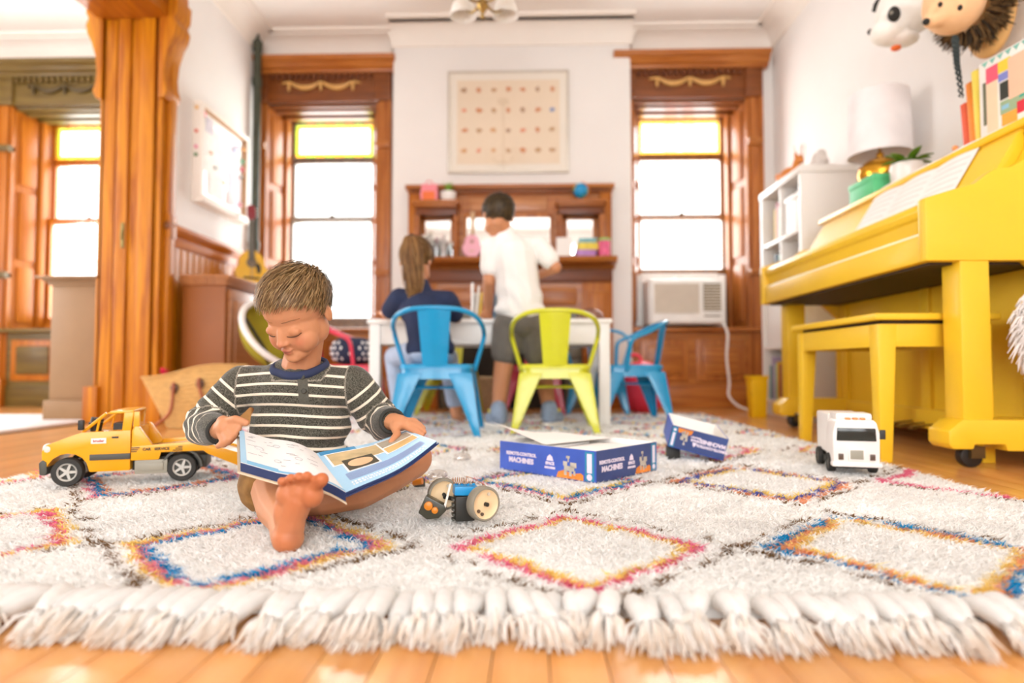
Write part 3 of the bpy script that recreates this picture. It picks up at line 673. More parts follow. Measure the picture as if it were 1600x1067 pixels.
# ---------------------------------------------------------------- taupe cabinet in the adjoining room
TAU = mat('taupe_wood', '#8E6A44', .5, .05, 8)
tc = thing('narrow_cabinet', 'narrow taupe cabinet with flared cornice just beyond the opening', 'cabinet', (-2.62, 3.8, 0)); OT = (-2.62, 3.8, 0)
B().box(-2.74, -2.46, 3.58, 4.2, .12, .78).build('carcass', TAU, tc, OT, bevel=.004)
B().box(-2.76, -2.46, 3.56, 4.2, 0, .12).build('plinth', TAU, tc, OT, bevel=.006)
B().box(-2.755, -2.45, 3.565, 4.2, .775, .795).box(-2.775, -2.45, 3.545, 4.2, .795, .81).box(-2.80, -2.44, 3.52, 4.2, .81, .825).build('cornice', TAU, tc, OT, bevel=.005)
# ================================================================ RUG
RX0, RX1, RGY0, RGY1 = -1.37, 1.075, .805, 4.02
CREAM = np.array(lin('#FFFDFA')[:3]); BRNC = np.array(lin('#8A6C4C')[:3])
PAL = {k: np.array(lin(v)[:3]) for k, v in dict(y='#F8DC84', p='#F29AAC', b='#2FA2D6', o='#F2B088', v='#6E7AC8', m='#EE7FA2', c='#FFFAF3').items()}
_G = np.random.RandomState(5).rand(64, 64)
def vnoise(x, y, s):
    x, y = x * s, y * s; xi, yi = np.floor(x).astype(int), np.floor(y).astype(int); fx, fy = x - xi, y - yi
    fx, fy = fx * fx * (3 - 2 * fx), fy * fy * (3 - 2 * fy); g = lambda a, b_: _G[a % 64, b_ % 64]
    return (g(xi, yi) * (1 - fx) + g(xi + 1, yi) * fx) * (1 - fy) + (g(xi, yi + 1) * (1 - fx) + g(xi + 1, yi + 1) * fx) * fy
RINGS = {(0, 0): 'ypb', (1, 0): 'cmy', (2, 0): 'boy', (-1, 0): 'ymc', (1, 1): 'pby', (2, 1): 'ovy', (0, 1): 'yvp', (-1, 1): 'pbo', (0, 2): 'pby', (2, 2): 'ypp', (1, 2): 'ypb', (-1, 2): 'vyp', (3, 0): 'pyb', (3, 1): 'mpc'}
def rug_col(x, y):
    n = len(x); jx = x + (vnoise(x, y, 55) - .5) * .022 + (vnoise(x + 7, y, 9) - .5) * .03; jy = y + (vnoise(x + 3, y + 5, 55) - .5) * .022 + (vnoise(x, y + 9, 9) - .5) * .03
    fi = (jx + .445) / .517; fj = (jy - 1.05) / .60
    i, j = np.round(fi).astype(int), np.round(fj).astype(int)
    dx, dy = (fi - i) * .517, (fj - j) * .60
    d = np.abs(dx) / .205 + np.abs(dy) / .228
    mm = (d - 1) * .150                                  # metres outside the coloured outline
    col = np.tile(CREAM, (n, 1)) * (1 - .05 * vnoise(x, y, 30))[:, None]
    pat = vnoise(x * 1.3, y * 1.3, 40)
    for (a, b_) in set(zip(i.tolist(), j.tolist())):
        ring = RINGS.get((a, b_), ['ypb', 'pby', 'bpy', 'cmy'][(a * 3 + b_ * 5) % 4]); sel = (i == a) & (j == b_)
        for k, ch in enumerate(ring):
            if ch == 'c': continue
            s2 = sel & (mm < .016 - k * .0135) & (mm > .016 - (k + 1) * .0135) & (pat > .22); col[s2] = PAL[ch]
    # brown lattice just outside
    s3 = (np.abs(mm - .036) < .0052) & (pat > .40); col[s3] = BRNC
    # small stray marks between the diamonds
    s4 = (vnoise(x, y, 16) > .972) & (mm > .05) & (pat > .55); col[s4] = BRNC * 1.3
    return np.clip(col, 0, 1)
rug = thing('area_rug', 'shaggy cream wool rug with colourful diamond outlines and thick front fringe', 'rug', (0, 0, 0))
nx, ny = 170, 230
gx, gy = np.meshgrid(np.linspace(RX0, RX1, nx + 1), np.linspace(RGY0, RGY1, ny + 1))
b = B(); gz = .014 + .004 * vnoise(gx, gy, 6)
edge = np.minimum.reduce([gx - RX0, RX1 - gx, gy - RGY0, RGY1 - gy]); gz = np.where(edge < .004, .001, gz)
b.add(np.stack([gx, gy, gz], -1).reshape(-1, 3).tolist(), [(j * (nx + 1) + i, j * (nx + 1) + i + 1, (j + 1) * (nx + 1) + i + 1, (j + 1) * (nx + 1) + i) for j in range(ny) for i in range(nx)])
RUGM = vcol('rug_wool', .95, sheen=.3, spec=.1)
me = b.mesh('rug_backing', smooth=180, recalc=False); set_col(me, rug_col(gx.ravel(), gy.ravel())); link('rug_backing', me, RUGM, rug)
# pile: tufts of wool, one joined part; thin wool lets light through
WOOL = bpy.data.materials.new('wool_tufts'); MATS['wool_tufts'] = WOOL; WOOL.use_nodes = True; t_ = WOOL.node_tree; t_.nodes.clear()
a_ = nm_(t_, 'ShaderNodeAttribute'); a_.attribute_name = 'col'; d_ = nm_(t_, 'ShaderNodeBsdfDiffuse'); l_ = nm_(t_, 'ShaderNodeBsdfTranslucent'); m_ = nm_(t_, 'ShaderNodeMixShader'); o_ = nm_(t_, 'ShaderNodeOutputMaterial')
m_.inputs[0].default_value = .45
for q_ in (d_, l_): t_.links.new(a_.outputs['Color'], q_.inputs['Color'])
t_.links.new(d_.outputs[0], m_.inputs[1]); t_.links.new(l_.outputs[0], m_.inputs[2]); t_.links.new(m_.outputs[0], o_.inputs[0])
R = np.random.RandomState(9)
def scatter(y0, y1, dens):
    n = int((RX1 - RX0) * (y1 - y0) * dens); return R.uniform(RX0 + .005, RX1 - .005, n), R.uniform(y0, y1, n)
parts = [scatter(RGY0, 1.25, 95000) + (.0021, .016), scatter(1.25, 1.9, 42000) + (.0031, .016), scatter(1.9, 2.8, 8000) + (.007, .02), scatter(2.8, RGY1, 3500) + (.011, .02)]
V_, C_, nq = [], [], 0
for x, y, w, L in parts:
    n = len(x); c = rug_col(x, y) * R.uniform(.93, 1.05, (n, 1)); nq += n
    az = R.uniform(0, 2 * PI, n); la = R.normal(0, .65, n); lb = R.normal(-.5, .5, n); LL = L * R.uniform(.6, 1.15, n) * (.9 + .2 * vnoise(x, y, 14))
    ux, uy = np.cos(az) * w, np.sin(az) * w; z0 = .012 + 0 * x
    P = lambda f, s, zz: np.stack([x + la * LL * f * f + s * ux, y + lb * LL * f * f + s * uy, z0 + LL * zz], -1)
    V_.append(np.stack([P(0, -1, 0), P(0, 1, 0), P(.55, .75, .5), P(.55, -.75, .5), P(1, 0, .82)], 1).reshape(-1, 3)); C_.append(np.repeat(np.clip(c, 0, 1), 5, 0))
V_ = np.concatenate(V_); C_ = np.concatenate(C_)
me = bpy.data.meshes.new('pile'); base_i = np.arange(nq) * 5
lo = np.concatenate([np.stack([base_i, base_i + 1, base_i + 2, base_i + 3, base_i + 3, base_i + 2, base_i + 4], 1).ravel()]).astype(np.int32)
me.vertices.add(len(V_)); me.vertices.foreach_set('co', V_.astype(np.float32).ravel()); me.loops.add(len(lo)); me.loops.foreach_set('vertex_index', lo)
me.polygons.add(nq * 2); st = np.zeros(nq * 2, np.int32); st[0::2] = np.arange(nq) * 7; st[1::2] = np.arange(nq) * 7 + 4
me.polygons.foreach_set('loop_start', st); me.update(calc_edges=True); me.validate(); set_col(me, C_)
me.shade_smooth()
tag(link('pile', me, WOOL, rug), kind='stuff')
# fringe: plump cords with frayed ends
tan_ = np.array(lin('#E3B878')[:3]); tv = []
for q in range(7):
    rq = random.Random(q + 40); b = B(); cols = []
    sw = rq.uniform(-.018, .018); L = rq.uniform(.085, .10)
    pts = [(0, .012, .016), (sw * .2, -.012, .024), (sw * .6, -.04, .023), (sw, -.062, .018)]
    p2 = spline(pts, 3); b.tube(p2, [.0085, .0105, .012, .0122, .0125, .0125, .0125, .012, .0115, .010][:len(p2)], 9); k = len(b.v)
    cols += [CREAM * (.96 if (i // 9) % 2 else 1) for i in range(k)]
    for s in range(46):
        a, r = rq.uniform(0, 2 * PI), rq.uniform(.003, .012); ex, ez = sw * 1.5 + math.cos(a) * r * rq.uniform(1.1, 3.0), .012 + math.sin(a) * r * 1.1
        p0 = Vector((sw + math.cos(a) * r * .8, -.052, .018 + math.sin(a) * r * .8)); p1 = Vector((ex * .8, -L * .82, max(.006, ez + .004))); p3 = Vector((ex, -L - rq.uniform(-.012, .016), max(.002, ez - .006)))
        n0 = len(b.v); b.tube([p0, p1, p3], [.0022, .0024, .0007], 4)
        tint = rq.uniform(0, .5); cols += [CREAM] * 4 + [CREAM * (1 - tint * .4) + tan_ * tint * .4] * 4 + [CREAM * (1 - tint) + tan_ * tint] * 4
    m = b.mesh('fringe_tassel', smooth=180); set_col(m, np.array(cols)); m.materials.append(WOOL); tv.append(m)
x = RX0 + .012; rq = random.Random(77)
while x < RX1 - .01:
    o = bpy.data.objects.new('fringe_tassel', rq.choice(tv)); COL.objects.link(o); o.parent = rug
    o.location = (x, RGY0 + rq.uniform(-.006, .006), 0); o.rotation_euler = (0, 0, rq.uniform(-.25, .2)); o.scale = (rq.uniform(.9, 1.15), rq.uniform(.92, 1.08), rq.uniform(.9, 1.15)); x += rq.uniform(.0205, .0255)

# ================================================================ TOYS ON THE RUG
ZR = .024
TY = mat('truck_yellow', '#F2A600', .3, .02, coat=.2); BLK = mat('toy_black', '#26241F', .5); GRY = mat('toy_grey', '#9C9686', .45); DGR = mat('toy_dark_grey', '#4C4A42', .5); SIL = mat('toy_silver', '#C9C6BE', .3, metal=.3)
RUB = mat('toy_rubber', '#2E2C28', .7, bump=.2, bscale=300); CLR = glass_mat('clear_plastic', (.95, .95, .95, 1), .12)
def wheel(parent, x, y, z, r, w, spokes=5, rimc=SIL, tyre=RUB, nm='wheel'):
    """axis along local y, outer face at y"""
    M = Matrix.Translation((x, y, z)) @ Matrix.Rotation(PI / 2, 4, 'X')
    t = B().lathe([(r * .62, -w), (r * .93, -w), (r, -w * .85), (r, -w * .15), (r * .93, 0), (r * .66, .0), (r * .62, -.003)], 32, M).build(nm, tyre, parent, bevel=0)
    b = B().lathe([(r * .62, -w * .9), (r * .63, -.002), (r * .55, -.004), (r * .55, -.010), (0, -.010)], 28, M, m=1).lathe([(r * .52, -.004), (r * .62, -.001), (r * .645, -.002)], 28, M).lathe([(r * .15, -.010), (r * .15, -.002), (0, -.002)], 16, M)
    for k in range(spokes):
        a = 2 * PI * k / spokes; c, s = math.cos(a), math.sin(a)
        b.prism([(.1 * r, -.10 * r), (.58 * r, -.07 * r), (.58 * r, .07 * r), (.1 * r, .10 * r)], lambda u, v, w_: M @ Vector((u * c - v * s, u * s + v * c, w_)), -.010, -.003)
    b.build('rim', [rimc, DGR], t); return t
# ---- tow truck (front to -x)
tk = thing('toy_tow_truck', 'yellow toy car-transporter truck with sloping rear ramp on the rug', 'toy truck', (-1.105, 1.508, ZR), math.radians(20))
side = lambda u, v, w: (u, w, v); W0, W1 = .002, .148
arch = lambda cx, r, a0, a1: [(cx + r * math.cos(math.radians(a)), .034 + r * math.sin(math.radians(a))) for a in np.linspace(a0, a1, 9)]
B().prism([(-.052, .05), (-.053, .085), (-.044, .10), (-.005, .116), (.028, .128), (.132, .130), (.132, .032)] + [(.046, .032)] + arch(0, .044, 5, 175) + [(-.045, .05)], side, W0, W1).build('cab_body', TY, tk, bevel=.004)
B().prism([(.074, .170), (.088, .178), (.136, .180), (.138, .172), (.09, .170)], side, W0 + .004, W1 - .004).build('roof', TY, tk, bevel=.004)
B().prism([(.112, .128), (.132, .128), (.137, .174), (.116, .174)], side, W0 + .002, W0 + .02).prism([(.112, .128), (.132, .128), (.137, .174), (.116, .174)], side, W1 - .02, W1 - .002).box(.128, .134, W0 + .02, W1 - .02, .125, .142).build('rear_pillar', TY, tk, bevel=.002)
for y in (W0 + .006, W1 - .006): B().cyl((.028, y, .128), (.078, y, .172), .004, n=8).cyl((.058, y, .128), (.064, y, .160), .0028, n=8).build('window_pillar', TY, tk)
B().add([(.030, .012, .130), (.030, .138, .130), (.078, .138, .171), (.078, .012, .171), (.032, .012, .129), (.032, .138, .129), (.080, .138, .170), (.080, .012, .170)], [(0, 1, 2, 3), (7, 6, 5, 4)]).build('windscreen', CLR, tk)
B().prism([(-.056, .030), (-.058, .058), (-.050, .066), (-.042, .060), (-.040, .036), (-.044, .028)], side, W0 - .002, W1 + .002).build('bumper', DGR, tk, bevel=.003)
B().ell((-.042, .010, .090), (.012, .010, .014), 12, 8).build('headlight', mat('lamp_clear', '#DCD8CC', .15), tk); B().ell((-.042, .140, .090), (.012, .010, .014), 12, 8).build('headlight', MATS['lamp_clear'], tk)
B().box(.046, .132, W0 - .003, W0 + .006, .060, .074).build('side_strip', DGR, tk, bevel=.001)
B().cyl((.05, .03, .128), (.05, .03, .150), .012, .016, 12).cyl((.042, .06, .14), (.046, .06, .158), .014, n=14).box(.085, .11, .04, .10, .128, .145).build('seat_and_wheel', BLK, tk)
B().box(.022, .034, -.010, .004, .134, .158).build('mirror', BLK, tk, bevel=.003)
B().box(.092, .106, W0 - .002, W0 + .004, .112, .116).build('door_handle', BLK, tk)
B().box(.048, .080, W0 - .0015, W0 + .003, .100, .113).build('door_label', mat('label_white', '#F2EDE4', .5), tk)
def decal(me, m, parent, M, nm='lettering'):
    me.transform(M); return link(nm, me, m, parent)
SIDE = lambda x, z, y=-.001: Matrix.Translation((x, y, z)) @ Matrix.Rotation(PI / 2, 4, 'X')
decal(text_mesh('bruder', .0085, bold=.0002), mat('label_red', '#C23A2A', .5), tk, SIDE(.064, .1065, W0 - .002))
# bed, ramp, headboard
B().prism([(.134, .056), (.134, .090), (.280, .099), (.398, .060), (.398, .030), (.386, .028), (.305, .066), (.296, .074), (.200, .074), (.195, .056)], side, W0 - .004, W0 + .006).build('bed_side', TY, tk, bevel=.002)
B().prism([(.134, .056), (.134, .090), (.280, .099), (.398, .060), (.398, .030), (.386, .028), (.305, .066), (.296, .074), (.200, .074), (.195, .056)], side, W1 - .006, W1 + .004).build('bed_side', TY, tk, bevel=.002)
B().prism([(.15, .079), (.282, .090), (.392, .054), (.392, .05), (.282, .084), (.15, .073)], side, W0 + .006, W1 - .006).build('bed_floor', SIL, tk)
B().prism([(.150, .087), (.281, .0975), (.392, .062), (.392, .054), (.281, .089), (.150, .079)], side, W0 + .006, W0 + .012).build('bed_rail', SIL, tk)
B().prism([(.134, .075), (.134, .130), (.142, .140), (.150, .138), (.180, .092), (.176, .084)], side, W0, W0 + .014).prism([(.134, .075), (.134, .130), (.142, .140), (.150, .138), (.180, .092), (.176, .084)], side, W1 - .014, W1).box(.136, .146, W0 + .01, W1 - .01, .085, .136).build('headboard', TY, tk, bevel=.002)
B().box(.136, .150, W0 + .004, W0 + .016, .130, .175).build('light_frame', TY, tk, bevel=.002)
B().box(.142, .214, W0 - .002, W0 + .03, .022, .056).box(.15, .206, W0 - .005, W0, .030, .048).build('tool_box', GRY, tk, bevel=.002)
B().box(.13, .30, .03, .12, .028, .06).build('chassis', DGR, tk, bevel=.003)
decal(text_mesh('CAR   SERVICE', .0092, bold=.0003), BLK, tk, SIDE(.189, .0825, W0 - .0048))
for x0 in (.1345, .226):
    for k in range(3): B().box(x0 + (.006 * k if x0 > .2 else 0), x0 + (.022 if x0 > .2 else .012 + .003 * k), W0 - .0052, W0 - .003, .0815 + (k - 1) * .0045, .0835 + (k - 1) * .0045).build('stripe', BLK, tk, smooth=0)
for x in (.0, .247):
    wheel(tk, x, W0 - .004, .034, .034, .026); wheel(tk, x, W1 - .020, .034, .034, .026)
B().prism(arch(.247, .042, 0, 180) + arch(.247, .047, 180, 0), side, W0 - .002, W0 + .02).build('mudguard', DGR, tk)
# ---- white toy truck seen from the front
WT = mat('toy_white', '#F0E9E2', .35, .01); wk = thing('toy_truck', 'white toy truck with black windscreen facing out from the bench', 'toy truck', (.862, 1.725, ZR), math.radians(-13))
xz = lambda u, v, w: (u, w, v)
B().prism([(-.056, .030), (-.057, .11), (-.050, .138), (-.042, .146), (.042, .146), (.050, .138), (.057, .11), (.056, .030)], xz, 0, .085).build('cab', WT, wk, bevel=.005)
B().box(-.05, .05, .09, .24, .045, .155).build('cargo_body', WT, wk, bevel=.006); B().box(-.045, .045, .02, .09, .14, .162).build('wind_deflector', WT, wk, bevel=.008)
B().prism([(-.048, .090), (-.046, .124), (.046, .124), (.048, .090)], xz, -.003, .004).build('windscreen', mat('dark_screen', '#2C2C26', .12), wk, bevel=.002)
B().box(-.016, .016, -.004, .004, .042, .066).build('grille', GRY, wk, bevel=.001); B().box(-.020, .020, -.003, .004, .038, .070).build('grille_frame', WT, wk, bevel=.001)
for x in (-.038, .038): B().box(x - .006, x + .006, -.004, .004, .040, .056).build('headlight', mat('lamp_brown', '#5A4636', .3), wk, bevel=.001)
for x in (-.018, 0, .018): B().box(x - .006, x + .006, .002, .016, .145, .151).build('roof_light', mat('roof_amber', '#F08A3A', .3), wk, bevel=.002)
B().box(-.060, .060, -.006, .02, .022, .034).build('bumper', WT, wk, bevel=.003); B().box(-.05, .05, .01, .23, .016, .034).build('chassis', BLK, wk)
for y in (.055, .19):
    for s in (-1, 1):
        w_ = wheel(wk, 0, 0, 0, .026, .018, 6, DGR); w_.location = (s * .060, y, .026); w_.rotation_euler = (0, 0, s * PI / 2)
B().box(.058, .072, .006, .012, .095, .12).build('mirror', BLK, wk, bevel=.002)
# ---- science-kit box and its lid
BXB = mat('box_blue', '#3E5CB8', .35, .18, 9); BXD = mat('box_navy', '#33457A', .35, .2, 9); BXW = mat('box_inside', '#F3EEE8', .7); BXT = mat('box_text', '#E6D8E6', .5); BXO = mat('box_mars', '#E4842C', .5, .25, 25); BXG = mat('box_rover', '#BDB3A4', .5, .2, 30); BXC = mat('box_cyan', '#2C86A8', .4)
def print_face(parent, M, L, Hh, base):
    """flat print on a carton side; local u 0..L, v 0..H, w out"""
    def dec(txt, size, u, v, bold=.0006, rot=0): return decal(text_mesh(txt, size, bold=bold), BXT, parent, M @ Matrix.Translation((u, v, .0006)) @ Matrix.Rotation(rot, 4, 'Z'))
    dec('REMOTE-CONTROL', Hh * .155, L * .245, Hh * .62); dec('MACHINES', Hh * .235, L * .245, Hh * .40, .0009)
    dec('SPACE', Hh * .13, L * .555, Hh * .44); dec('EXPLORERS', Hh * .085, L * .555, Hh * .30)
    F = lambda u, v, w: M @ Vector((u, v, w))
    B().prism([(L * .52, Hh * .53), (L * .53, Hh * .66), (L * .555, Hh * .74), (L * .58, Hh * .66), (L * .59, Hh * .53)], F, .0002, .0006).build('emblem', BXT, parent, smooth=0)
    B().prism([(L * .62, .003), (L * .64, Hh * .22), (L * .70, Hh * .30), (L * .78, Hh * .2), (L * .86, Hh * .26), (L * .885, Hh * .2), (L * .885, .003)], F, .0001, .0005).build('planet_print', BXO, parent, smooth=0)
    b = B()
    for u, v, w_, h_ in ((.70, .28, .10, .16), (.69, .44, .04, .14), (.76, .40, .06, .16), (.735, .56, .012, .14), (.72, .68, .035, .08), (.70, .14, .025, .16), (.75, .12, .025, .16), (.79, .16, .02, .14)):
        b.add([F(L * u, Hh * v, .0008), F(L * (u + w_), Hh * v, .0008), F(L * (u + w_), Hh * (v + h_), .0008), F(L * u, Hh * (v + h_), .0008)], [(0, 1, 2, 3)])
    b.build('rover_print', BXG, parent, smooth=0)
    B().prism([(L * .90, Hh * .05), (L * .90, Hh * .96), (L * .985, Hh * .96), (L * .985, Hh * .05)], F, .0001, .0005).build('edge_band', BXC, parent, smooth=0)
    B().prism([(L * .92, Hh * .30), (L * .92, Hh * .90), (L * .965, Hh * .90), (L * .965, Hh * .30)], F, .0004, .0009).build('edge_panel', BXT, parent, smooth=0)
    B().prism([(L * .942 + L * .025 * math.cos(a), Hh * .17 + L * .025 * math.sin(a)) for a in [2 * PI * i / 14 for i in range(14)]], F, .0004, .0009).build('edge_badge', BXT, parent, smooth=0)
def carton(parent, M, L, Wd, Hh, printed):
    F = lambda p: M @ Vector(p); th = .003
    def wall(nm, x0, x1, y0, y1, z0, z1, m): B(M).box(x0, x1, y0, y1, z0, z1).build(nm, m, parent, smooth=0)
    wall('carton_base', 0, L, 0, Wd, 0, th, BXD); wall('carton_liner', th, L - th, th, Wd - th, th, th + .001, BXW)
    for nm, q, m in (('carton_side', (0, L, 0, th), BXB), ('carton_side', (0, L, Wd - th, Wd), BXB), ('carton_side', (0, th, th, Wd - th), BXD), ('carton_side', (L - th, L, th, Wd - th), BXD)): wall(nm, *q, 0, Hh, m)
    for q in ((th, L - th, th, th + .001), (th, L - th, Wd - th - .001, Wd - th), (th, th + .001, th, Wd - th), (L - th - .001, L - th, th, Wd - th), (0, L, 0, th), (0, th, 0, Wd), (L - th, L, 0, Wd), (0, L, Wd - th, Wd)):
        i = (q[1] - q[0] < .0035) or (q[3] - q[2] < .0035)
    wall('carton_lining', th, L - th, th, th + .0012, th, Hh + .0004, BXW); wall('carton_lining', th, L - th, Wd - th - .0012, Wd - th, th, Hh + .0004, BXW); wall('carton_lining', th, th + .0012, th, Wd - th, th, Hh + .0004, BXW); wall('carton_lining', L - th - .0012, L - th, th, Wd - th, th, Hh + .0004, BXW)
    print_face(parent, M @ Matrix.Rotation(PI / 2, 4, 'X'), L, Hh, BXB)                                                        # face y=0
    print_face(parent, M @ Matrix.Translation((L, 0, 0)) @ Matrix.Rotation(PI / 2, 4, 'Z') @ Matrix.Rotation(PI / 2, 4, 'X'), Wd, Hh, BXD)   # face x=L
bx1 = thing('toy_box', 'open blue science kit box with white inside lying on the rug', 'box', (.163, 1.603, .020), 0)
ang = math.atan2(.224 * -1, .247); M = Matrix.Rotation(math.atan2(-.67, .74), 4, 'Z')
carton(bx1, M @ Matrix.Translation((-.335, 0, 0)), .335, .285, .080, True)
lidA, lidB = at(1043, 697, 2.0), fl(1130, 720, .024)
e1 = (lidB - lidA).normalized(); e2 = Vector((.42, .90, 0)); e2 = (e2 - e1 * e2.dot(e1)).normalized(); e3 = e1.cross(e2)
bx2 = thing('carton_lid', 'upturned blue science kit lid leaning on the open box', 'box lid', lidA)
Rm = Matrix((e1, e2, e3)).transposed().to_4x4()
# upside down: the print hangs the other way up, the open side faces the ceiling
def lid(parent):
    L, Wd, Hh = (lidB - lidA).length, .27, .068; th = .003
    for nm, q, m in (('carton_side', (0, L, 0, th, 0, Hh), BXD), ('carton_side', (0, L, Wd - th, Wd, 0, Hh), BXD), ('carton_side', (0, th, th, Wd - th, 0, Hh), BXB), ('carton_side', (L - th, L, th, Wd - th, 0, Hh), BXB), ('carton_top', (0, L, 0, Wd, 0, th), BXB),
                     ('carton_lining', (th, L - th, th, Wd - th, th, th + .001), BXW), ('carton_lining', (th, L - th, Wd - th - .002, Wd - th, th, Hh), BXW), ('carton_lining', (th, th + .002, th, Wd - th, th, Hh), BXW), ('carton_lining', (L - th - .002, L - th, th, Wd - th, th, Hh), BXW)):
        B(Rm).box(*q).build(nm, m, parent, smooth=0)
    print_face(parent, Rm @ Matrix.Translation((L, 0, Hh)) @ Matrix.Rotation(PI / 2, 4, 'X') @ Matrix.Rotation(PI, 4, 'Z'), L, Hh, BXD)
lid(bx2)
p = lidA + e2 * .05 + e1 * .02; pr = thing('toy_motor', 'black toy motor propping up the upturned box lid', 'toy part', (p.x, p.y, .02))
B().box(-.02, .02, -.015, .015, 0, p.z - .021).build('motor_body', BLK, pr, bevel=.003); B().cyl((.02, 0, .012), (.032, 0, .012), .005, n=10).build('motor_shaft', SIL, pr)
# instruction sheets and foam in the open box
sh = B().grid(lambda u, v: (.05 - .19 * v + .16 * u - .05, 1.74 + .17 * v + .13 * u, .105 + .012 * math.sin(3 * u) + .055 * v * (1 - u)), 10, 10)
def sheet(name, fn, label, m, th=.0006, cat='paper', group=None):
    b = B().grid(fn, 10, 10); b.grid(lambda u, v: tuple(Vector(fn(u, v)) - Vector((0, 0, th))), 10, 10)
    return tag(b.build(name, m, smooth=60), label, cat, group)
PAP = mat('paper_white', '#F6F1EC', .7, .02, 3)
sheet('instruction_sheet', lambda u, v: (.04 + .20 * u - .16 * v, 1.73 + .17 * v + .17 * u, .101 + .05 * v * (1 - u) ** 2), 'white folded sheet curling up out of the open box', PAP)
ft = thing('foam_tray', 'white foam tray inside the open science kit box', 'tray', (.163, 1.603, .0245))
b = B(M @ Matrix.Translation((-.335, 0, 0)))
b.box(.006, .329, .006, .279, 0, .062); b.build('tray_body', PAP, ft, bevel=.006)
B(M @ Matrix.Translation((-.335, 0, 0))).box(.03, .15, .05, .22, .062, .068).box(.18, .30, .05, .22, .062, .066).build('tray_rim', PAP, ft, bevel=.003)
# ---- little wheeled robot
rbx = fl(722, 808, .024); rb_ = thing('toy_robot', 'half-built black toy robot with two cream wheels and copper springs', 'robot', rbx)
CRW = mat('wheel_cream', '#E6C69A', .4); RBR = mat('wheel_rubber', '#8A8272', .6); AMB = mat('gear_amber', '#D8801E', .4)
def rp(px, py, Y): return at(px, py, Y) - rbx
def disc_wheel(r, w, loc, rot):
    M = Matrix.Rotation(PI / 2, 4, 'X'); t = B().lathe([(r * .84, -w), (r * .95, -w), (r, -w * .9), (r, -w * .1), (r * .95, 0), (r * .86, 0), (r * .84, -.002)], 36, M).build('wheel', RBR, rb_); t.location = loc; t.rotation_euler = rot
    B().lathe([(0, -w * .8), (r * .84, -w * .8), (r * .85, -.001), (r * .80, -.0025), (r * .45, -.005), (r * .2, -.0025), (r * .13, -.0025), (r * .13, -.006), (0, -.006)], 32, M).build('wheel_dish', CRW, t)
    B().cyl((0, -.0, 0), (0, .0075, 0), r * .12, n=12).build('hub_hole', BLK, t).location = (0, -.004, 0)
    for a in (70, 215, 245): B().cyl((r * .6 * math.cos(math.radians(a)), .0035, r * .6 * math.sin(math.radians(a))), (r * .6 * math.cos(math.radians(a)), .006, r * .6 * math.sin(math.radians(a))), r * .1, n=10).build('dish_hole', mat('hole_tone', '#C9BBA8' if a < 100 else '#5A4636', .5) if a < 100 else mat('hole_dark', '#5A4636', .5), t).location = (0, -.003, 0)
disc_wheel(.031, .021, rp(760, 788, 1.160), (0, 0, math.radians(38))); disc_wheel(.030, .019, rp(694, 773, 1.225), (0, .1, math.radians(16)))
B().cyl(rp(694, 776, 1.225), rp(755, 790, 1.18), .004, n=10).build('axle', BLK, rb_)
c = rp(725, 792, 1.205)
b = B().cb(c, (.036, .036, .046), (0, 0, .25)); b.build('motor_block', BLK, rb_, bevel=.003)
b = B()
for k in range(5): b.cb(c + Vector((-.0195, -.010, -.02 + k * .009)), (.004, .016, .004), (0, 0, .25))
b.build('block_studs', DGR, rb_)
B().cb(rp(727, 765, 1.205), (.044, .034, .016), (0, .05, .25)).build('blue_brick', mat('brick_blue', '#1E8EC8', .35), rb_, bevel=.002)
b = B()
for k in range(4): b.cyl(rp(713 + k * 9, 758, 1.205), rp(713 + k * 9, 755, 1.205), .003, n=8)
b.build('brick_studs', MATS['brick_blue'], rb_)
b = B().tube([rp(707 + 24 * t, 751 - 4 * math.sin(0), 1.20) + Vector((0, .004 * math.cos(t * 44), .006 * math.sin(t * 44))) for t in [i / 56 for i in range(57)]], .0006, 5)
b.build('copper_spring', mat('copper', '#C88A5A', .3, metal=.8), rb_)
B().tube(spline([rp(728, 744, 1.20), rp(740, 748, 1.20), rp(752, 754, 1.19), rp(760, 760, 1.185)], 4), .0006, 5).build('wire', MATS['copper'], rb_)
fr = rp(676, 790, 1.20)
B().prism([(-.026, -.012), (-.012, .020), (.022, .002), (.026, -.008), (.012, -.022), (-.010, -.024)], lambda u, v, w: fr + Vector((u, w, v)), -.008, .014).build('gear_plate', mat('smoke_plastic', '#3E3C30', .3), rb_, bevel=.002)
for dx, dz, r in ((-.006, .002, .008), (.006, -.006, .006)): B().lathe([(0, 0), (r, 0), (r, .006), (r * .4, .008), (0, .008)], 12, Matrix.Translation(fr + Vector((dx, -.008, dz))) @ Matrix.Rotation(PI / 2, 4, 'X')).build('amber_gear', AMB, rb_)
B().cb(rp(699, 776, 1.20), (.004, .004, .05), (0, .25, 0)).build('strut', mat('strut_white', '#EFE2D6', .5), rb_)
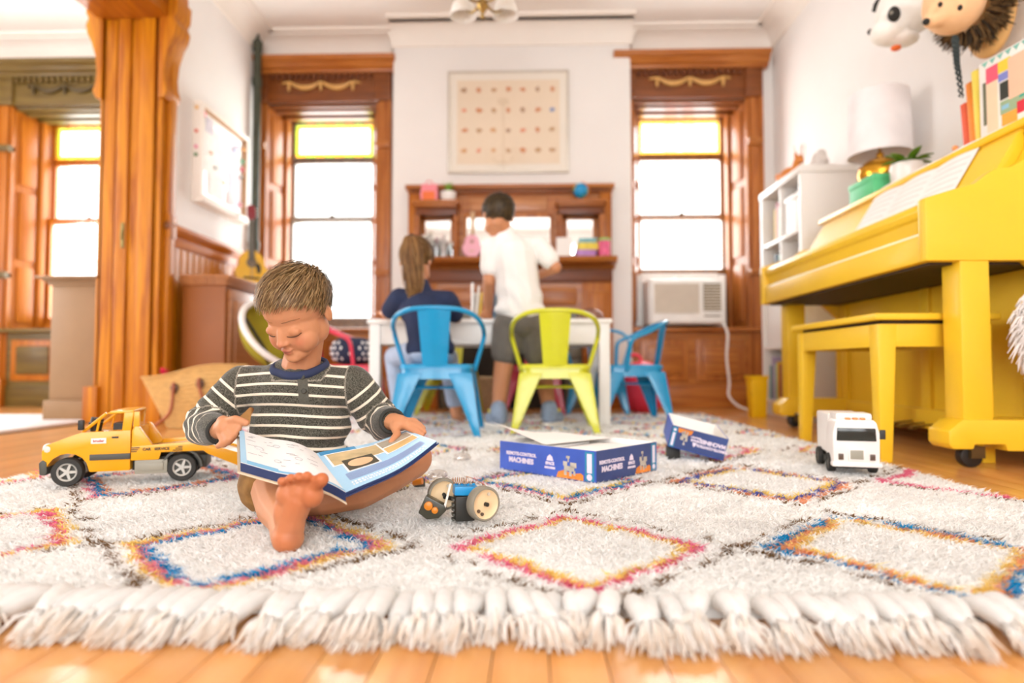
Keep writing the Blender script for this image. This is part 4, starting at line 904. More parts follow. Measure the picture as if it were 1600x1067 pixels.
# ---- loose kit parts
p = fl(655, 760, .024); lp = thing('toy_gear_part', 'small loose grey and amber toy motor part beside the knee', 'toy part', p)
B().cb((0, 0, .010), (.026, .02, .02), (0, 0, .4)).build('part_body', DGR, lp, bevel=.003); B().cyl((-.012, -.012, .012), (.010, -.016, .016), .008, n=12).build('part_roller', AMB, lp)
for px, py, lb in ((683, 752, 'crumpled clear plastic bag of toy parts beside the robot wheel'), (722, 722, 'crumpled clear plastic bag near the girl\'s chair')):
    p = fl(px, py, .022); b = B()
    def blob(u, v):
        a, e = 2 * PI * u, PI * v; r = .026 * (1 + .35 * mnoise.noise(Vector((math.cos(a) * 2 + px, math.sin(a) * 2, e * 1.5)))); return (r * math.cos(a) * math.sin(e), r * .8 * math.sin(a) * math.sin(e), .014 - .016 * math.cos(e) * (1 if v > .5 else .6))
    tag(b.grid(blob, 20, 12).build('plastic_bag', glass_mat('bag_film', (.93, .90, .88, 1), .25, .15), None, loc=p, smooth=30), lb, 'plastic bag')
sheet('paper_sheet', lambda u, v: tuple(fl(655 + 70 * u, 668 + 14 * v, .024) + Vector((0, 0, .004 * math.sin(5 * u + 3 * v)))), 'crumpled white printed paper on the rug below the blue chair', mat('printed_paper', '#E9E6EA', .7, .1, 30))
# ================================================================ THINGS ON WALLS, SHELVES AND SILLS
rs = random.Random(21)
# ---- framed print over the mantel
fp = thing('framed_print', 'large framed cream print of rows of small pictures above the mantel', 'picture', (-.162, CBY, 2.16)); fw, fh = .458, .392
FRM = mat('silver_frame', '#CFC6B8', .35, metal=.3)
B().box(-fw, fw, -.025, -.005, fh - .014, fh).box(-fw, fw, -.025, -.005, -fh, -fh + .014).box(-fw, -fw + .014, -.025, -.005, -fh + .014, fh - .014).box(fw - .014, fw, -.025, -.005, -fh + .014, fh - .014).build('frame', FRM, fp, bevel=.002)
B().box(-fw + .01, fw - .01, -.012, -.001, -fh + .01, fh - .01).build('mat_board', mat('mat_board', '#F7EEE0', .8, .01), fp)
B().box(-fw + .07, fw - .07, -.0135, -.011, -fh + .07, fh - .07).build('print_sheet', mat('print_sheet', '#F3DFC4', .8, .03, 3), fp)
pc = [mat('print_%d' % i, c, .8) for i, c in enumerate(('#DFA868', '#C99A62', '#E8936A', '#B98E66', '#8E9AC0', '#D98A4E'))]
for j in range(4):
    for i in range(7):
        x, z = -fw + .125 + i * .111, fh - .145 - j * .155; k = rs.randint(5, 8)
        B().prism([(x + rs.uniform(.014, .032) * math.cos(2 * PI * q / k), z + rs.uniform(.012, .026) * math.sin(2 * PI * q / k)) for q in range(k)], lambda u, v, w: (u, w, v), -.0145, -.0133).build('print_motif', pc[4] if (i, j) == (6, 1) else rs.choice(pc[:4] + pc[5:]), fp, smooth=0)
B().box(-fw + .014, fw - .014, -.0185, -.0165, -fh + .014, fh - .014).build('glazing', glass_mat('picture_glass', (1, 1, 1, 1), .07), fp, smooth=0)
# ---- magnet board on the left wall
mb = thing('magnet_board', 'white framed magnet board with drawings and colourful magnets on the left wall', 'board', (LX, 4.24, 1.67)); OM = (0, 0, 0)
yh, zh, dp = .335, .315, .065
B().box(0, dp, -yh, -yh + .03, -zh + .03, zh - .03).box(0, dp, yh - .03, yh, -zh + .03, zh - .03).box(0, dp, -yh, yh, zh - .03, zh).box(0, dp + .02, -yh, yh, -zh - .012, -zh + .03).build('frame', MOLD, mb, bevel=.004)
B().box(0, dp - .025, -yh + .03, yh - .03, -zh + .03, zh - .03).build('steel_panel', mat('board_white', '#F7F2EC', .3), mb)
B().box(dp - .03, dp - .005, yh - .042, yh - .03, -zh + .03, zh - .03).box(dp - .03, dp - .005, -yh + .03, yh - .03, zh - .042, zh - .03).build('inner_trim', mat('trim_tan', '#B98A56', .5), mb)
for k_, (y, z, w_, h_, c) in enumerate(((.12, .08, .2, .26, '#E9E4EE'), (.16, -.12, .18, .22, '#F3D3DC'), (-.12, .05, .26, .3, '#FBF6F0'), (-.2, .2, .1, .1, '#D9D2DA'), (-.1, -.17, .2, .14, '#FAF0EC'), (.1, -.2, .1, .08, '#F4DADA'))):
    B().box(dp - .0245 + k_ * .0008, dp - .024 + k_ * .0008, y - w_ / 2, y + w_ / 2, z - h_ / 2, z + h_ / 2).build('drawing', mat('drawing_' + c[1:], c, .8, .05, 20), mb, smooth=0)
for y, z, c, r in ((-.28, .25, '#F2758A', .022), (.28, .21, '#F2A81E', .016), (.27, .12, '#2FB58A', .016), (.265, .06, '#DC2F4A', .018), (.25, -.0, '#5A4A3C', .014), (.25, -.2, '#D8486A', .013), (-.18, .03, '#D99A6A', .011), (-.12, -.05, '#6A6A62', .011), (.02, -.11, '#F0C860', .014), (.15, .16, '#9FB0D8', .014), (.2, .2, '#E2B0C8', .013)):
    B().lathe([(0, .008), (r * .8, .008), (r, .004), (r, 0), (0, 0)], 14, Matrix.Translation((dp - .0195, y, z)) @ Matrix.Rotation(PI / 2, 4, 'Y')).build('magnet', mat('magnet_' + c[1:], c, .35), mb)
for z, c in ((.27, '#F0C070'), (.12, '#E0705A'), (.02, '#F090B0'), (-.03, '#3A7A3A')):
    B().lathe([(0, .008), (.010, .008), (.012, .004), (.012, 0), (0, 0)], 14, Matrix.Translation((dp * .45, -yh, z)) @ Matrix.Rotation(PI / 2, 4, 'X')).build('magnet', mat('magnet_' + c[1:], c, .35), mb)
# ---- riser pipe
rp_ = thing('riser_pipe', 'dark green heating riser pipe in the corner beside the window', 'pipe', (LX + .045, 4.74, 0)); DKG = mat('pipe_green', '#3C4030', .5, .15, 20)
B().cyl((0, 0, 0), (0, 0, 2.78), .028, n=16).build('pipe', DKG, rp_)
for z in (.02, 1.2, 2.45, 2.72): B().cyl((0, 0, z), (0, 0, z + .06), .036, n=16).build('coupling', DKG, rp_, bevel=.006)
B().lathe([(.036, 0), (.04, .02), (.02, .05), (.012, .06), (.012, .09), (0, .095)], 14, Matrix.Translation((0, 0, 2.76))).build('cap', DKG, rp_)
# ---- small guitar on the cabinet
gt = thing('toy_guitar', 'small yellow acoustic guitar leaning in the corner on the cabinet', 'guitar', (-1.955, 4.42, .851), math.radians(32)); tilt = Matrix.Rotation(math.radians(-9), 4, 'X')
def gbody(s=1.0):
    pts = []
    for i in range(48):
        a = 2 * PI * i / 48; z = .145 - .145 * math.cos(a); t = z / .29
        w_ = .128 * math.sin(PI * min(1, t * 1.02)) ** .55 * (1 - .22 * t - .17 * math.exp(-((t - .60) / .12) ** 2)); pts.append(((w_ if a < PI else -w_) * s, z))
    return pts
GYL = mat('guitar_yellow', '#EDB92E', .3, .04, coat=.3); G = lambda u, v, w: tilt @ Vector((u, w, v))
B().prism(gbody(), G, -.035, .035).build('body', mat('guitar_side', '#C88A28', .35), gt, bevel=.006)
B().prism([(u * .97, .145 + (v - .145) * .98) for u, v in gbody()], G, -.0375, -.034).build('soundboard', GYL, gt)
B().lathe([(0, .002), (.032, .002), (.036, .001), (.036, 0), (0, 0)], 20, tilt @ Matrix.Translation((0, -.0372, .185)) @ Matrix.Rotation(PI / 2, 4, 'X')).build('sound_hole', mat('guitar_hole', '#7A6A55', .6), gt)
B().prism([(.02, .17), (.05, .185), (.062, .15), (.055, .11), (.035, .11), (.03, .15)], G, -.040, -.037).build('pickguard', BLK, gt, smooth=0)
B().prism([(-.055, .068), (.055, .068), (.055, .08), (-.055, .08)], G, -.044, -.037).build('bridge', BLK, gt)
B().prism([(-.020, .20), (.020, .20), (.016, .50), (-.016, .50)], G, -.046, -.030).build('neck', mat('guitar_neck', '#4A4436', .4), gt, bevel=.002)
hd = B().prism([(-.016, .50), (.016, .50), (.028, .53), (.026, .60), (.012, .612), (-.012, .612), (-.026, .60), (-.028, .53)], G, -.042, -.028).build('headstock', mat('guitar_head', '#8C2A32', .4), gt, bevel=.002)
for s in (-1, 1):
    for k in range(3): B().cyl(G(s * .026, .535 + k * .025, -.034), G(s * .042, .535 + k * .025, -.034), .005, n=8).build('tuning_peg', SIL, hd)
b = B()
for k in range(6): b.cyl(G(-.012 + k * .005, .075, -.045), G(-.011 + k * .0044, .505, -.048), .0005, n=4)
b.build('strings', SIL, gt)
# ---- straw tote
sb = thing('straw_tote', 'woven straw tote bag with leather handles leaning by the pillar', 'bag', (-1.70, 3.24, 0)); OS = (-1.70, 3.24, 0)
STR = mat('straw_weave', '#CFA262', .8, .16, 30, .5, 120, stretch=(1, 1, 5)); LEA = mat('tan_leather', '#A85E3C', .5); LED = mat('leather_patch', '#5A3A28', .6)
TL, TR, BL, BR = Vector((-1.985, 3.22, .262)), Vector((-1.50, 3.26, .325)), Vector((-1.815, 3.17, .003)), Vector((-1.50, 3.20, .003)); bk_ = Vector((.03, .17, 0))
def face(u, v, k): 
    p = (BL * (1 - u) + BR * u) * (1 - v) + (TL * (1 - u) + TR * u) * v; p = p + bk_ * (k * (1 - .55 * v)) + bk_.normalized() * (-.03 if k == 0 else .03) * math.sin(PI * u) * math.sin(PI * min(1, v * 1.1)); p.z -= .012 * math.sin(2 * PI * u + .6) * v * v; return tuple(p)
b = B(); N = 18
for k in (0, 1): b.grid(lambda u, v: face(u, v, k), N, N)
for u0 in (0, 1): b.grid(lambda u, v: tuple(Vector(face(u0, v, u)) + Vector(((.03 if u0 == 0 else -.03) * math.sin(PI * u), 0, 0))), 6, N)
b.grid(lambda u, v: tuple(Vector(face(u, 0, v))), N, 4); b.build('woven_body', STR, sb, OS, smooth=180)
for k in (0, 1): B().tube([Vector(face(i / 16, 1, k)) for i in range(17)], .007, 6).build('rim_braid', STR, sb, OS, smooth=180)
b = B()
for j in range(1, 15): b.tube([Vector(face(i / 16, j / 15, 0)) + Vector((0, -.0015, 0)) for i in range(17)], .0032, 5)
b.build('weave_band', STR, sb, OS, smooth=180)
B().grid(lambda u, v: face(u, .97, v), 8, 3).build('lining', mat('bag_dark', '#3E3424', .9), sb, OS)
for u, du in ((.33, -.22), (.62, .2)):
    p = Vector(face(u, .72, 0)) + Vector((0, -.012, 0)); B().ell(p, (.022, .008, .028), 12, 8).build('leather_patch', LED, sb, OS)
    q = Vector(face(u + du * .5, .30, 0)) + Vector((0, -.035, 0)); r_ = Vector((q.x + du * .35, 3.14, .012))
    B().tube(spline([p + Vector((0, -.006, .03)), p + Vector((0, -.012, -.01)), q, r_], 5), .011, 8, flat=.6).build('handle', LEA, sb, OS, smooth=180)
b = B(); c = Vector((-1.905, 3.28, .285))
for k in range(90):
    d = Vector((rs.gauss(0, 1), rs.gauss(0, 1), rs.gauss(0, 1))).normalized(); b.cyl(c, c + d * rs.uniform(.016, .026), .0022, .0008, 4)
b.cyl(c, c - Vector((0, 0, .03)), .003, n=6)
tag(b.build('pompom', mat('pompom_red', '#E0244E', .8)), 'bright red pompom poking out of the straw tote', 'pompom')
# ---- round folding moon chair
mc = thing('moon_chair', 'round child moon chair with white rim and olive fabric by the cabinet', 'chair', (-1.47, 3.74, 0)); Rm_ = Matrix.Translation((0, 0, .50)) @ Matrix.Rotation(math.radians(64), 4, 'Z') @ Matrix.Rotation(math.radians(52), 4, 'X')
ring = lambda r, z, n=40: [Rm_ @ Vector((r * math.cos(2 * PI * i / n), r * math.sin(2 * PI * i / n), z)) for i in range(n)]
B().tube(ring(.25, 0), .018, 10, closed=True).build('rim', mat('rim_white', '#F2EDE6', .4), mc, smooth=180)
rr_ = [ring(r, z) for r, z in ((.248, -.005), (.24, -.05), (.20, -.10), (.13, -.14), (.05, -.155), (.002, -.157))]
B().rings(rr_, cap0=False).rings([[p - Vector((0, 0, .006)) for p in r] for r in rr_], cap0=False).build('fabric_bowl', mat('olive_fabric', '#A39420', .85, .08), mc, smooth=180)
for a in (40, 140, 220, 320):
    p = Rm_ @ Vector((.25 * math.cos(math.radians(a)), .25 * math.sin(math.radians(a)), -.01)); B().cyl(p, (-p.x * .75, -p.y * .75, 0), .009, n=8).build('leg', BLK, mc)
# ---- dotted cushion on the pink chair
NAV = mat('navy_cotton', '#262E48', .85); cu = thing('dotted_cushion', 'navy cushion with white dots on the pink chair', 'cushion', (-.975, 3.50, .322), .12)
def cush(u, v):
    a, e = 2 * PI * u, PI * (v - .5); c_, s_ = math.cos(a), math.sin(a); sq = lambda t: math.copysign(abs(t) ** .45, t); h = math.cos(e) ** .5
    return (.115 * sq(c_) * h, .03 + .125 * sq(s_) * h, .075 + .075 * math.sin(e))
B().grid(cush, 40, 16).build('cushion_body', NAV, cu, smooth=180)
for i in range(18):
    for j in range(4):
        u, v = (i + .5 * (j % 2)) / 18, .30 + j * .13; p = Vector(cush(u, v)); n = Vector((p.x, p.y, (p.z - .075) * 1.6)).normalized()
        B().cyl(p - n * .001, p + n * .0008, .010, n=10).build('dot', mat('dot_white', '#E8E4E0', .85), cu, smooth=0)
# ---- hopper ball
hb = thing('hopper_ball', 'red hopper ball with loop handle under the right window', 'ball', (.735, 4.22, 0)); RED = mat('ball_red', '#F23C58', .35, coat=.2)
B().ell((0, 0, .175), (.172, .172, .175), 32, 20).build('ball_body', RED, hb, smooth=180)
B().tube(arcpts((-.05, 0, .345), .045, -20, 200, 14), .012, 8).build('handle', RED, hb, smooth=180)
# ---- window air conditioner and flex
ac = thing('air_conditioner', 'white window air conditioner with side curtains in the right window', 'air conditioner', (1.165, 4.80, 0)); ACW = mat('ac_white', '#EFEAE4', .4); ACB = mat('ac_beige', '#D2C4B2', .5)
B().box(-.28, .28, -.02, .42, .625, .965).build('casing', ACW, ac, bevel=.012)
B().box(-.265, .265, -.055, -.02, .635, .955).build('front_frame', ACW, ac, bevel=.01)
B().box(-.245, .085, -.059, -.05, .705, .925).build('intake_panel', ACB, ac)
for k in range(14): B().box(-.243, .083, -.064, -.056, .708 + k * .0155, .716 + k * .0155).build('intake_slat', ACB, ac, smooth=0)
B().box(.115, .245, -.059, -.05, .72, .925).build('outlet_recess', mat('ac_dark', '#6A6048', .6), ac)
for k in range(9): B().box(.117, .243, -.066, -.056, .727 + k * .022, .737 + k * .022).build('outlet_louvre', ACB, ac, smooth=0)
B().box(.12, .24, -.058, -.05, .68, .69).build('control_strip', MATS['ac_dark'], ac)
for s in (-1, 1):
    e = B()
    for k in range(3): e.box(*sorted((s * (.283 + k * .028), s * (.308 + k * .028))), .22 - .01 * (k % 2), .25, .625, 1.03)
    e.build('side_curtain', mat('curtain_white', '#F8F5F0', .5), ac, bevel=.005)
B().box(-.30, .30, .20, .25, .965, 1.04).build('top_seal', ACW, ac, bevel=.004)
B().lathe([(0, 0), (.03, 0), (.025, .012), (.012, .02), (.012, .035), (0, .04)], 14, Matrix.Translation((-.06, .1, .965))).build('vent_knob', ACW, ac)
fx = [(1.42, 4.74, .63), (1.44, 4.70, .55), (1.425, 4.68, .38), (1.435, 4.66, .2), (1.42, 4.62, .10), (1.46, 4.50, .03), (1.55, 4.40, .008), (1.60, 4.36, .008)]
tag(B().tube(spline(fx, 6), .009, 8).build('power_cord', ACW, smooth=180), 'white power cord hanging from the air conditioner to the floor', 'cord')
# ---- yellow bin
yb = thing('yellow_bin', 'small bright yellow bin beside the white bookcase', 'bin', (1.40, 4.0, 0)); yb.scale = (.72, .72, 1.0); YB = mat('bin_yellow', '#F6C400', .4)
q = lambda w, z: [(-w, -w, z), (w, -w, z), (w, w, z), (-w, w, z)]
B().rings([q(.058, 0), q(.07, .25), q(.066, .25), q(.054, .006)], cap1=True).build('bin_body', YB, yb, bevel=.004); B().rings([q(.071, .235), q(.076, .24), q(.076, .255), q(.066, .255)], closed=True).build('bin_rim', YB, yb)
# ---- heads on the wall
FELT = mat('panda_white', '#F4EEE6', .85, .03); FB = mat('felt_black', '#211F1C', .8); PEACH = mat('head_peach', '#F3C292', .75, .05); FUR = mat('head_fur', '#6A4E2A', .9, .3, 40)
H = lambda px, py, X: atx(px, py, X)
pd = thing('panda_head', 'white panda head trophy with black eye patches on the right wall', 'wall trophy', H(1432, 10, RX)); po = pd.location.copy()
b = B(); hc = H(1418, 8, 1.70); mz = H(1388, 50, 1.60); jw = H(1412, 62, 1.66)
b.ell(hc, (.13, .14, .14), 20, 14).ell(mz, (.075, .075, .06), 16, 12).cap(hc, mz, .11, .06).ell(jw, (.065, .06, .03), 14, 10).cap(hc, H(1445, 15, RX - .10), .11, .085); me = organic(b, .008, 8, .5, 'head_skin', po); link('head_skin', me, FELT, pd)
e_ = lambda px, py, X, r, m, nm: B().ell(H(px, py, X), r, 14, 10).build(nm, m, pd, po)
e_(1397, 22, 1.585, (.026, .022, .034), FB, 'eye_patch'); e_(1361, 50, 1.555, (.016, .014, .014), FB, 'nose'); e_(1393, 20, 1.567, (.008, .008, .008), mat('eye_shine', '#8A8478', .15), 'eye'); e_(1400, 75, 1.60, (.022, .020, .012), mat('tongue_orange', '#F0702E', .5), 'tongue')
B().tube(spline([H(1366, 18, 1.575), H(1373, 4, 1.58), H(1388, -8, 1.60)], 5), [.012] * 3 + [.016] * 5 + [.012] * 3, 8).build('brow_patch', FB, pd, po, smooth=180)
for px in (1398, 1452): e_(px, -55, 1.70, (.05, .04, .05), FB, 'ear')
hg = thing('hedgehog_head', 'peach animal head trophy with brown fur collar and dangling dark braid', 'wall trophy', H(1540, 20, RX)); ho = hg.location.copy()
b = B(); f0 = H(1490, 5, 1.62); sn = H(1455, 32, 1.52)
b.ell(f0, (.105, .11, .115), 18, 12).cap(f0, sn, .095, .03); me = organic(b, .007, 8, .5, 'head_skin', ho); link('head_skin', me, PEACH, hg)
e_ = lambda px, py, X, r, m, nm: B().ell(H(px, py, X), r, 14, 10).build(nm, m, hg, ho)
e_(1447, 34, 1.49, (.013, .012, .013), FB, 'nose'); e_(1469, 7, 1.515, (.008, .008, .010), FB, 'eye'); e_(1500, 12, 1.505, (.008, .008, .010), FB, 'eye')
bp_ = H(1546, 14, 1.80); B().ell(bp_, (.055, .13, .19), 24, 14).build('mount', mat('mount_tan', '#E0AE6C', .6), hg, ho, smooth=180)
b = B(); ax = (bp_ - f0).normalized(); xx, yy, _ = frame_from(ax)
for k in range(420):
    a, w_ = rs.uniform(0, 2 * PI), rs.uniform(0, 1); c = f0 + ax * (.07 + .06 * w_); r = .108 + .022 * w_; d = xx * math.cos(a) + yy * math.sin(a)
    p = c + d * r; b.tube([p - d * .02, p + d * .012 + ax * .006, p + d * rs.uniform(.025, .055) + ax * rs.uniform(-.02, .02)], [.005, .0045, .0012], 4, m=rs.choice((0, 0, 1)))
b.build('fur_collar', [FUR, mat('head_fur_dark', '#382A18', .9)], hg, ho)
br = [H(1492, 58, 1.57), H(1494, 80, 1.565), H(1495, 100, 1.565), H(1499, 125, 1.565), H(1502, 152, 1.565)]
for s in (0, 1): B().tube([p + Vector((.008 * math.cos(i * 1.6 + PI * s), .006 * math.sin(i * 1.6 + PI * s), 0)) for i, p in enumerate(spline(br, 6))], [.009 * (1 - .03 * i) for i in range(25)], 6).build('braid_strand', mat('braid_dark', '#2E3634', .8), hg, ho, smooth=180)
# ---- on the piano
LZ = 1.091
lm = thing('table_lamp', 'table lamp with white drum shade and round gold base on the piano', 'lamp', (1.69, 3.10, LZ)); GOLD = mat('lamp_gold', '#D9A032', .22, metal=.9)
B().lathe([(0, 0), (.05, 0), (.055, .012), (.03, .02), (.05, .05), (.085, .09), (.10, .14), (.095, .18), (.06, .21), (.02, .225), (.015, .25), (0, .25)], 28).build('lamp_base', GOLD, lm, smooth=60)
B().cyl((0, 0, .24), (0, 0, .50), .006, n=8).cyl((-.13, 0, .50), (.13, 0, .50), .003, n=6).cyl((0, -.13, .50), (0, .13, .50), .003, n=6).build('harp', GOLD, lm)
n_ = 36; rg = lambda r, z: [(r * math.cos(2 * PI * i / n_), r * math.sin(2 * PI * i / n_), z) for i in range(n_)]
B().rings([rg(.140, .235), rg(.132, .535), rg(.129, .535), rg(.137, .235)], closed=True).build('lamp_shade', mat('lamp_shade', '#F1EAEA', .8), lm)
gb = thing('green_box', 'mint green box on the far end of the piano lid', 'box', (1.575, 3.02, LZ)); MG = mat('mint', '#5ECB8C', .5)
B().box(-.025, .05, -.12, .10, 0, .085).build('box_body', MG, gb, bevel=.004); B().box(-.028, .053, -.123, .103, .066, .092).build('box_cover', MG, gb, bevel=.003)
pp = thing('potted_plant', 'green leafy plant in a white pot on the piano', 'potted plant', (1.64, 2.80, LZ)); LEAF = mat('leaf_green', '#5F8A1E', .45, .25, 20)
B().lathe([(0, 0), (.05, 0), (.062, .02), (.066, .08), (.062, .10), (.056, .10), (.05, .02), (0, .02)], 22).build('pot', mat('pot_white', '#F1ECE8', .3), pp); B().lathe([(0, .085), (.055, .085)], 18).build('soil', mat('soil', '#4A3A26', .9), pp)
def leaf(c, az, L, w_, up, nm, parent, m, droop=.5):
    def f(u, v): t = v; x = (u - .5) * w_ * math.sin(PI * min(1, t * .92 + .08)); r = L * t; z = up * t - droop * L * t * t + .15 * w_ * abs(2 * u - 1); return (c[0] + r * math.cos(az) - x * math.sin(az), c[1] + r * math.sin(az) + x * math.cos(az), c[2] + z)
    return B().grid(f, 4, 7).build(nm, m, parent, smooth=180)
for k in range(14): leaf((0, 0, .085), k * 2.4, rs.uniform(.07, .13), .04, rs.uniform(.05, .11), 'leaf', pp, LEAF)
SHM = mat('sheet_music', '#F4F0EC', .7, .02, 10); GRYL = mat('music_ink', '#DAD5D0', .8)
n0, d_ = Vector((1.445, 0, .903)), Vector((.090, 0, .150))
for k in range(3):
    y0 = 2.20 + k * .222; t = thing('sheet_music', 'white sheet of music on the piano desk, %s page' % ('near', 'middle', 'far')[k], 'sheet music', (0, 0, 0), group='sheets on the music desk')
    nrm = Vector((-.86, 0, .51)); f = lambda u, v, o=.004: tuple(n0 + Vector((0, y0 + .22 * u, 0)) + d_ * (v * 1.28) + nrm * (o + .006 * math.sin(PI * u)))
    b = B().grid(f, 8, 4); b.grid(lambda u, v: f(u, v, .0032), 8, 4); b.build('page', SHM, t, smooth=180)
    b = B()
    for j in range(6):
        v = .14 + j * .13; b.grid(lambda u, w_: f(.08 + .84 * u, v + .022 * w_, .0048), 8, 1)
    b.build('staves', GRYL, t)
def flatbook(y0, y1, h, col, label, ang=0, lean=.03, x0=1.60, d=.18):
    t = thing('book', label, 'book', (x0, (y0 + y1) / 2, LZ), ang, 'books standing on the piano'); w_ = y1 - y0
    m = mat('cover_' + col[1:], col, .45); S = lambda z: lean * z
    B().hexa([(0, -w_ / 2, 0), (d, -w_ / 2, 0), (d, w_ / 2, 0), (0, w_ / 2, 0)], [(0, -w_ / 2 + S(h), h), (d, -w_ / 2 + S(h), h), (d, w_ / 2 + S(h), h), (0, w_ / 2 + S(h), h)]).build('cover', m, t, bevel=.002)
    B().hexa([(.004, -w_ / 2 + .003, h), (d - .002, -w_ / 2 + .003, h), (d - .002, w_ / 2 - .003, h), (.004, w_ / 2 - .003, h)], [(.004, -w_ / 2 + .003 + S(h), h + .001), (d - .002, -w_ / 2 + .003 + S(h), h + .001), (d - .002, w_ / 2 - .003 + S(h), h + .001), (.004, w_ / 2 - .003 + S(h), h + .001)]).build('pages', MATS['book_pages'], t); return t
flatbook(2.345, 2.375, .19, '#E2562A', 'thin red orange book leaning at the end of the row on the piano', lean=.08)
flatbook(2.315, 2.343, .255, '#F08A1E', 'tall orange book beside the yellow one on the piano', lean=.06)
flatbook(2.29, 2.313, .285, '#F4DC5A', 'tall yellow book beside the picture book on the piano', lean=.05)
pb = thing('picture_book', 'large picture book with colourful busy cover facing out on the piano', 'book', (1.60, 2.27, LZ), 0)
def pbp(u, v, w): return (.02 + u * .16 + w * .0, -u * .30 + .0, v)   # cover plane turned toward the room
cvx = Vector((.035, -.33, 0)).normalized(); cvn = Vector((-cvx.y, cvx.x, 0)) * -1; PB = lambda u, v, w: tuple(cvx * u + Vector((0, 0, 1)) * v - cvn * w)
BWD, BH = .30, .285
B().prism([(0, 0), (BWD, 0), (BWD, BH), (0, BH)], PB, -.012, 0).build('cover', mat('cover_white', '#EEE8E0', .4), pb, bevel=.001)
def pr(u0, u1, v0, v1, c): B().prism([(u0, v0), (u1, v0), (u1, v1), (u0, v1)], PB, -.0128 - rs.uniform(0, .0004), -.0118).build('cover_print', mat('ink_' + c[1:], c, .45), pb, smooth=0)
for k in range(9): B().prism([(.012 + k * .032, BH - .004), (.040 + k * .032, BH - .004), (.026 + k * .032, BH - .022)], PB, -.0126, -.0119).build('bunting_print', mat('ink_5FA898', '#7DB8A8', .45), pb, smooth=0)
for q in ((.03, .08, .20, .255, '#EE5A72'), (.08, .13, .215, .255, '#F4CC3A'), (.03, .075, .03, .20, '#F6D3B0'), (.015, .028, .06, .21, '#6A6A50'), (.08, .13, .185, .212, '#7E86C8'), (.085, .12, .12, .18, '#2A2E26'), (.12, .20, .11, .25, '#F3BFA0'), (.085, .20, .07, .115, '#9AB08A'), (.09, .15, .03, .07, '#F0A83A'), (.15, .20, .05, .09, '#D8243A'), (.21, .29, .03, .25, '#E9C48E'), (.09, .12, .085, .10, '#8EC0D8'), (.16, .18, .10, .115, '#3FA890')): pr(*q)
fg = thing('small_figurine', 'tiny orange and white figurine beside the red book on the piano', 'figurine', (1.585, 2.40, LZ))
B().lathe([(0, 0), (.012, 0), (.014, .012), (.008, .022), (0, .026)], 12).build('body', mat('fig_white', '#F2E6DA', .5), fg); B().ell((0, 0, .032), .011, 12, 8).build('head', mat('fig_orange', '#E89A5A', .5), fg)
# ---- shaggy plush by the piano end
pl = thing('shaggy_plush', 'shaggy white plush toy with pale blue round glasses hanging on the piano end', 'plush toy', (1.525, 1.935, .31)); plo = (1.525, 1.935, .31)
ce = Vector((1.53, 1.932, .414)); b = B(); b.ell(ce, (.065, .05, .10), 18, 12).ell((1.53, 1.932, .505), (.05, .045, .05), 16, 10).build('plush_body', mat('plush_white', '#F3ECE8', .9), pl, plo)
b = B()
for k in range(900):
    d = Vector((rs.gauss(0, 1), rs.gauss(0, 1) - .3, rs.gauss(0, 1))).normalized(); p = ce + Vector((d.x * .062, d.y * .048, d.z * .11 + .02)); L = rs.uniform(.03, .06)
    b.tube([p, p + d * L * .5 + Vector((0, 0, -.3 * L)), p + d * L * .75 + Vector((rs.uniform(-.01, .01), 0, -.85 * L))], [.003, .0026, .0006], 4)
b.build('shaggy_fur', MATS['plush_white'], pl, plo)
for dx in (-.026, .04): B().tube([(1.523 + dx + .026 * math.cos(a), 1.872, .492 + .034 * math.sin(a)) for a in [2 * PI * i / 24 for i in range(24)]], .004, 6, closed=True).build('glasses_rim', mat('pale_blue', '#A9CBE2', .4), pl, plo); B().lathe([(0, .002), (.022, .002), (.022, 0), (0, 0)], 18, Matrix.Translation((1.523 + dx, 1.874, .492)) @ Matrix.Rotation(PI / 2, 4, 'X')).build('lens', mat('lens_tan', '#D9B79A', .15), pl, plo)
B().tube(spline([(1.53, 1.935, .54), (1.535, 1.965, .62), (1.535, 1.976, .72), (1.535, 1.980, .80)], 5), .003, 6).build('hanging_cord', MATS['plush_white'], pl, plo, smooth=180)
B().cyl((1.535, 1.99, .80), (1.535, 1.968, .80), .006, n=10).build('peg', MATS['toy_silver'], pl, plo)
# ================================================================ MANTEL, TABLE AND SHELF-TOP THINGS
MZ, MFY = 1.101, CBY
yv = lambda d: CBY - d
# left top bracket shelf: pouch and succulent; right: globe
pz = 1.521
po_ = thing('pink_pouch', 'small pink and orange gift bag on the mantel bracket shelf', 'bag', (-.74, yv(.12), pz)); PK = mat('pouch_pink', '#F2909A', .6); 
q = lambda w, d, z: [(-w, -d, z), (w, -d, z), (w, d, z), (-w, d, z)]
B().rings([q(.060, .03, 0), q(.066, .034, .05), q(.060, .02, .105), q(.062, .012, .135)]).build('bag_body', PK, po_, bevel=.004)
B().prism([(-.045, .01), (.045, .01), (.045, .075), (-.045, .075)], lambda u, v, w: (u, w, v), -.037, -.030).build('front_patch', mat('pouch_orange', '#F27A3C', .6), po_, bevel=.002)
B().tube(arcpts((0, -.01, .132), .028, 0, 180, 10), .004, 6).build('handle', PK, po_)
su = thing('succulent_pot', 'spiky succulent in a white pot on the mantel bracket shelf', 'potted plant', (-.60, yv(.12), pz))
B().lathe([(0, 0), (.045, 0), (.055, .015), (.06, .07), (.055, .075), (.048, .07), (.045, .015), (0, .012)], 20).build('pot', MATS['pot_white'], su); B().lathe([(0, .06), (.048, .06)], 16).build('soil', MATS['soil'], su)
for k in range(16): leaf((0, 0, .06), k * 2.4, rs.uniform(.025, .055), .02, rs.uniform(.05, .11), 'leaf', su, mat('succulent_green', '#7FA83A', .5, .2, 20), .2)
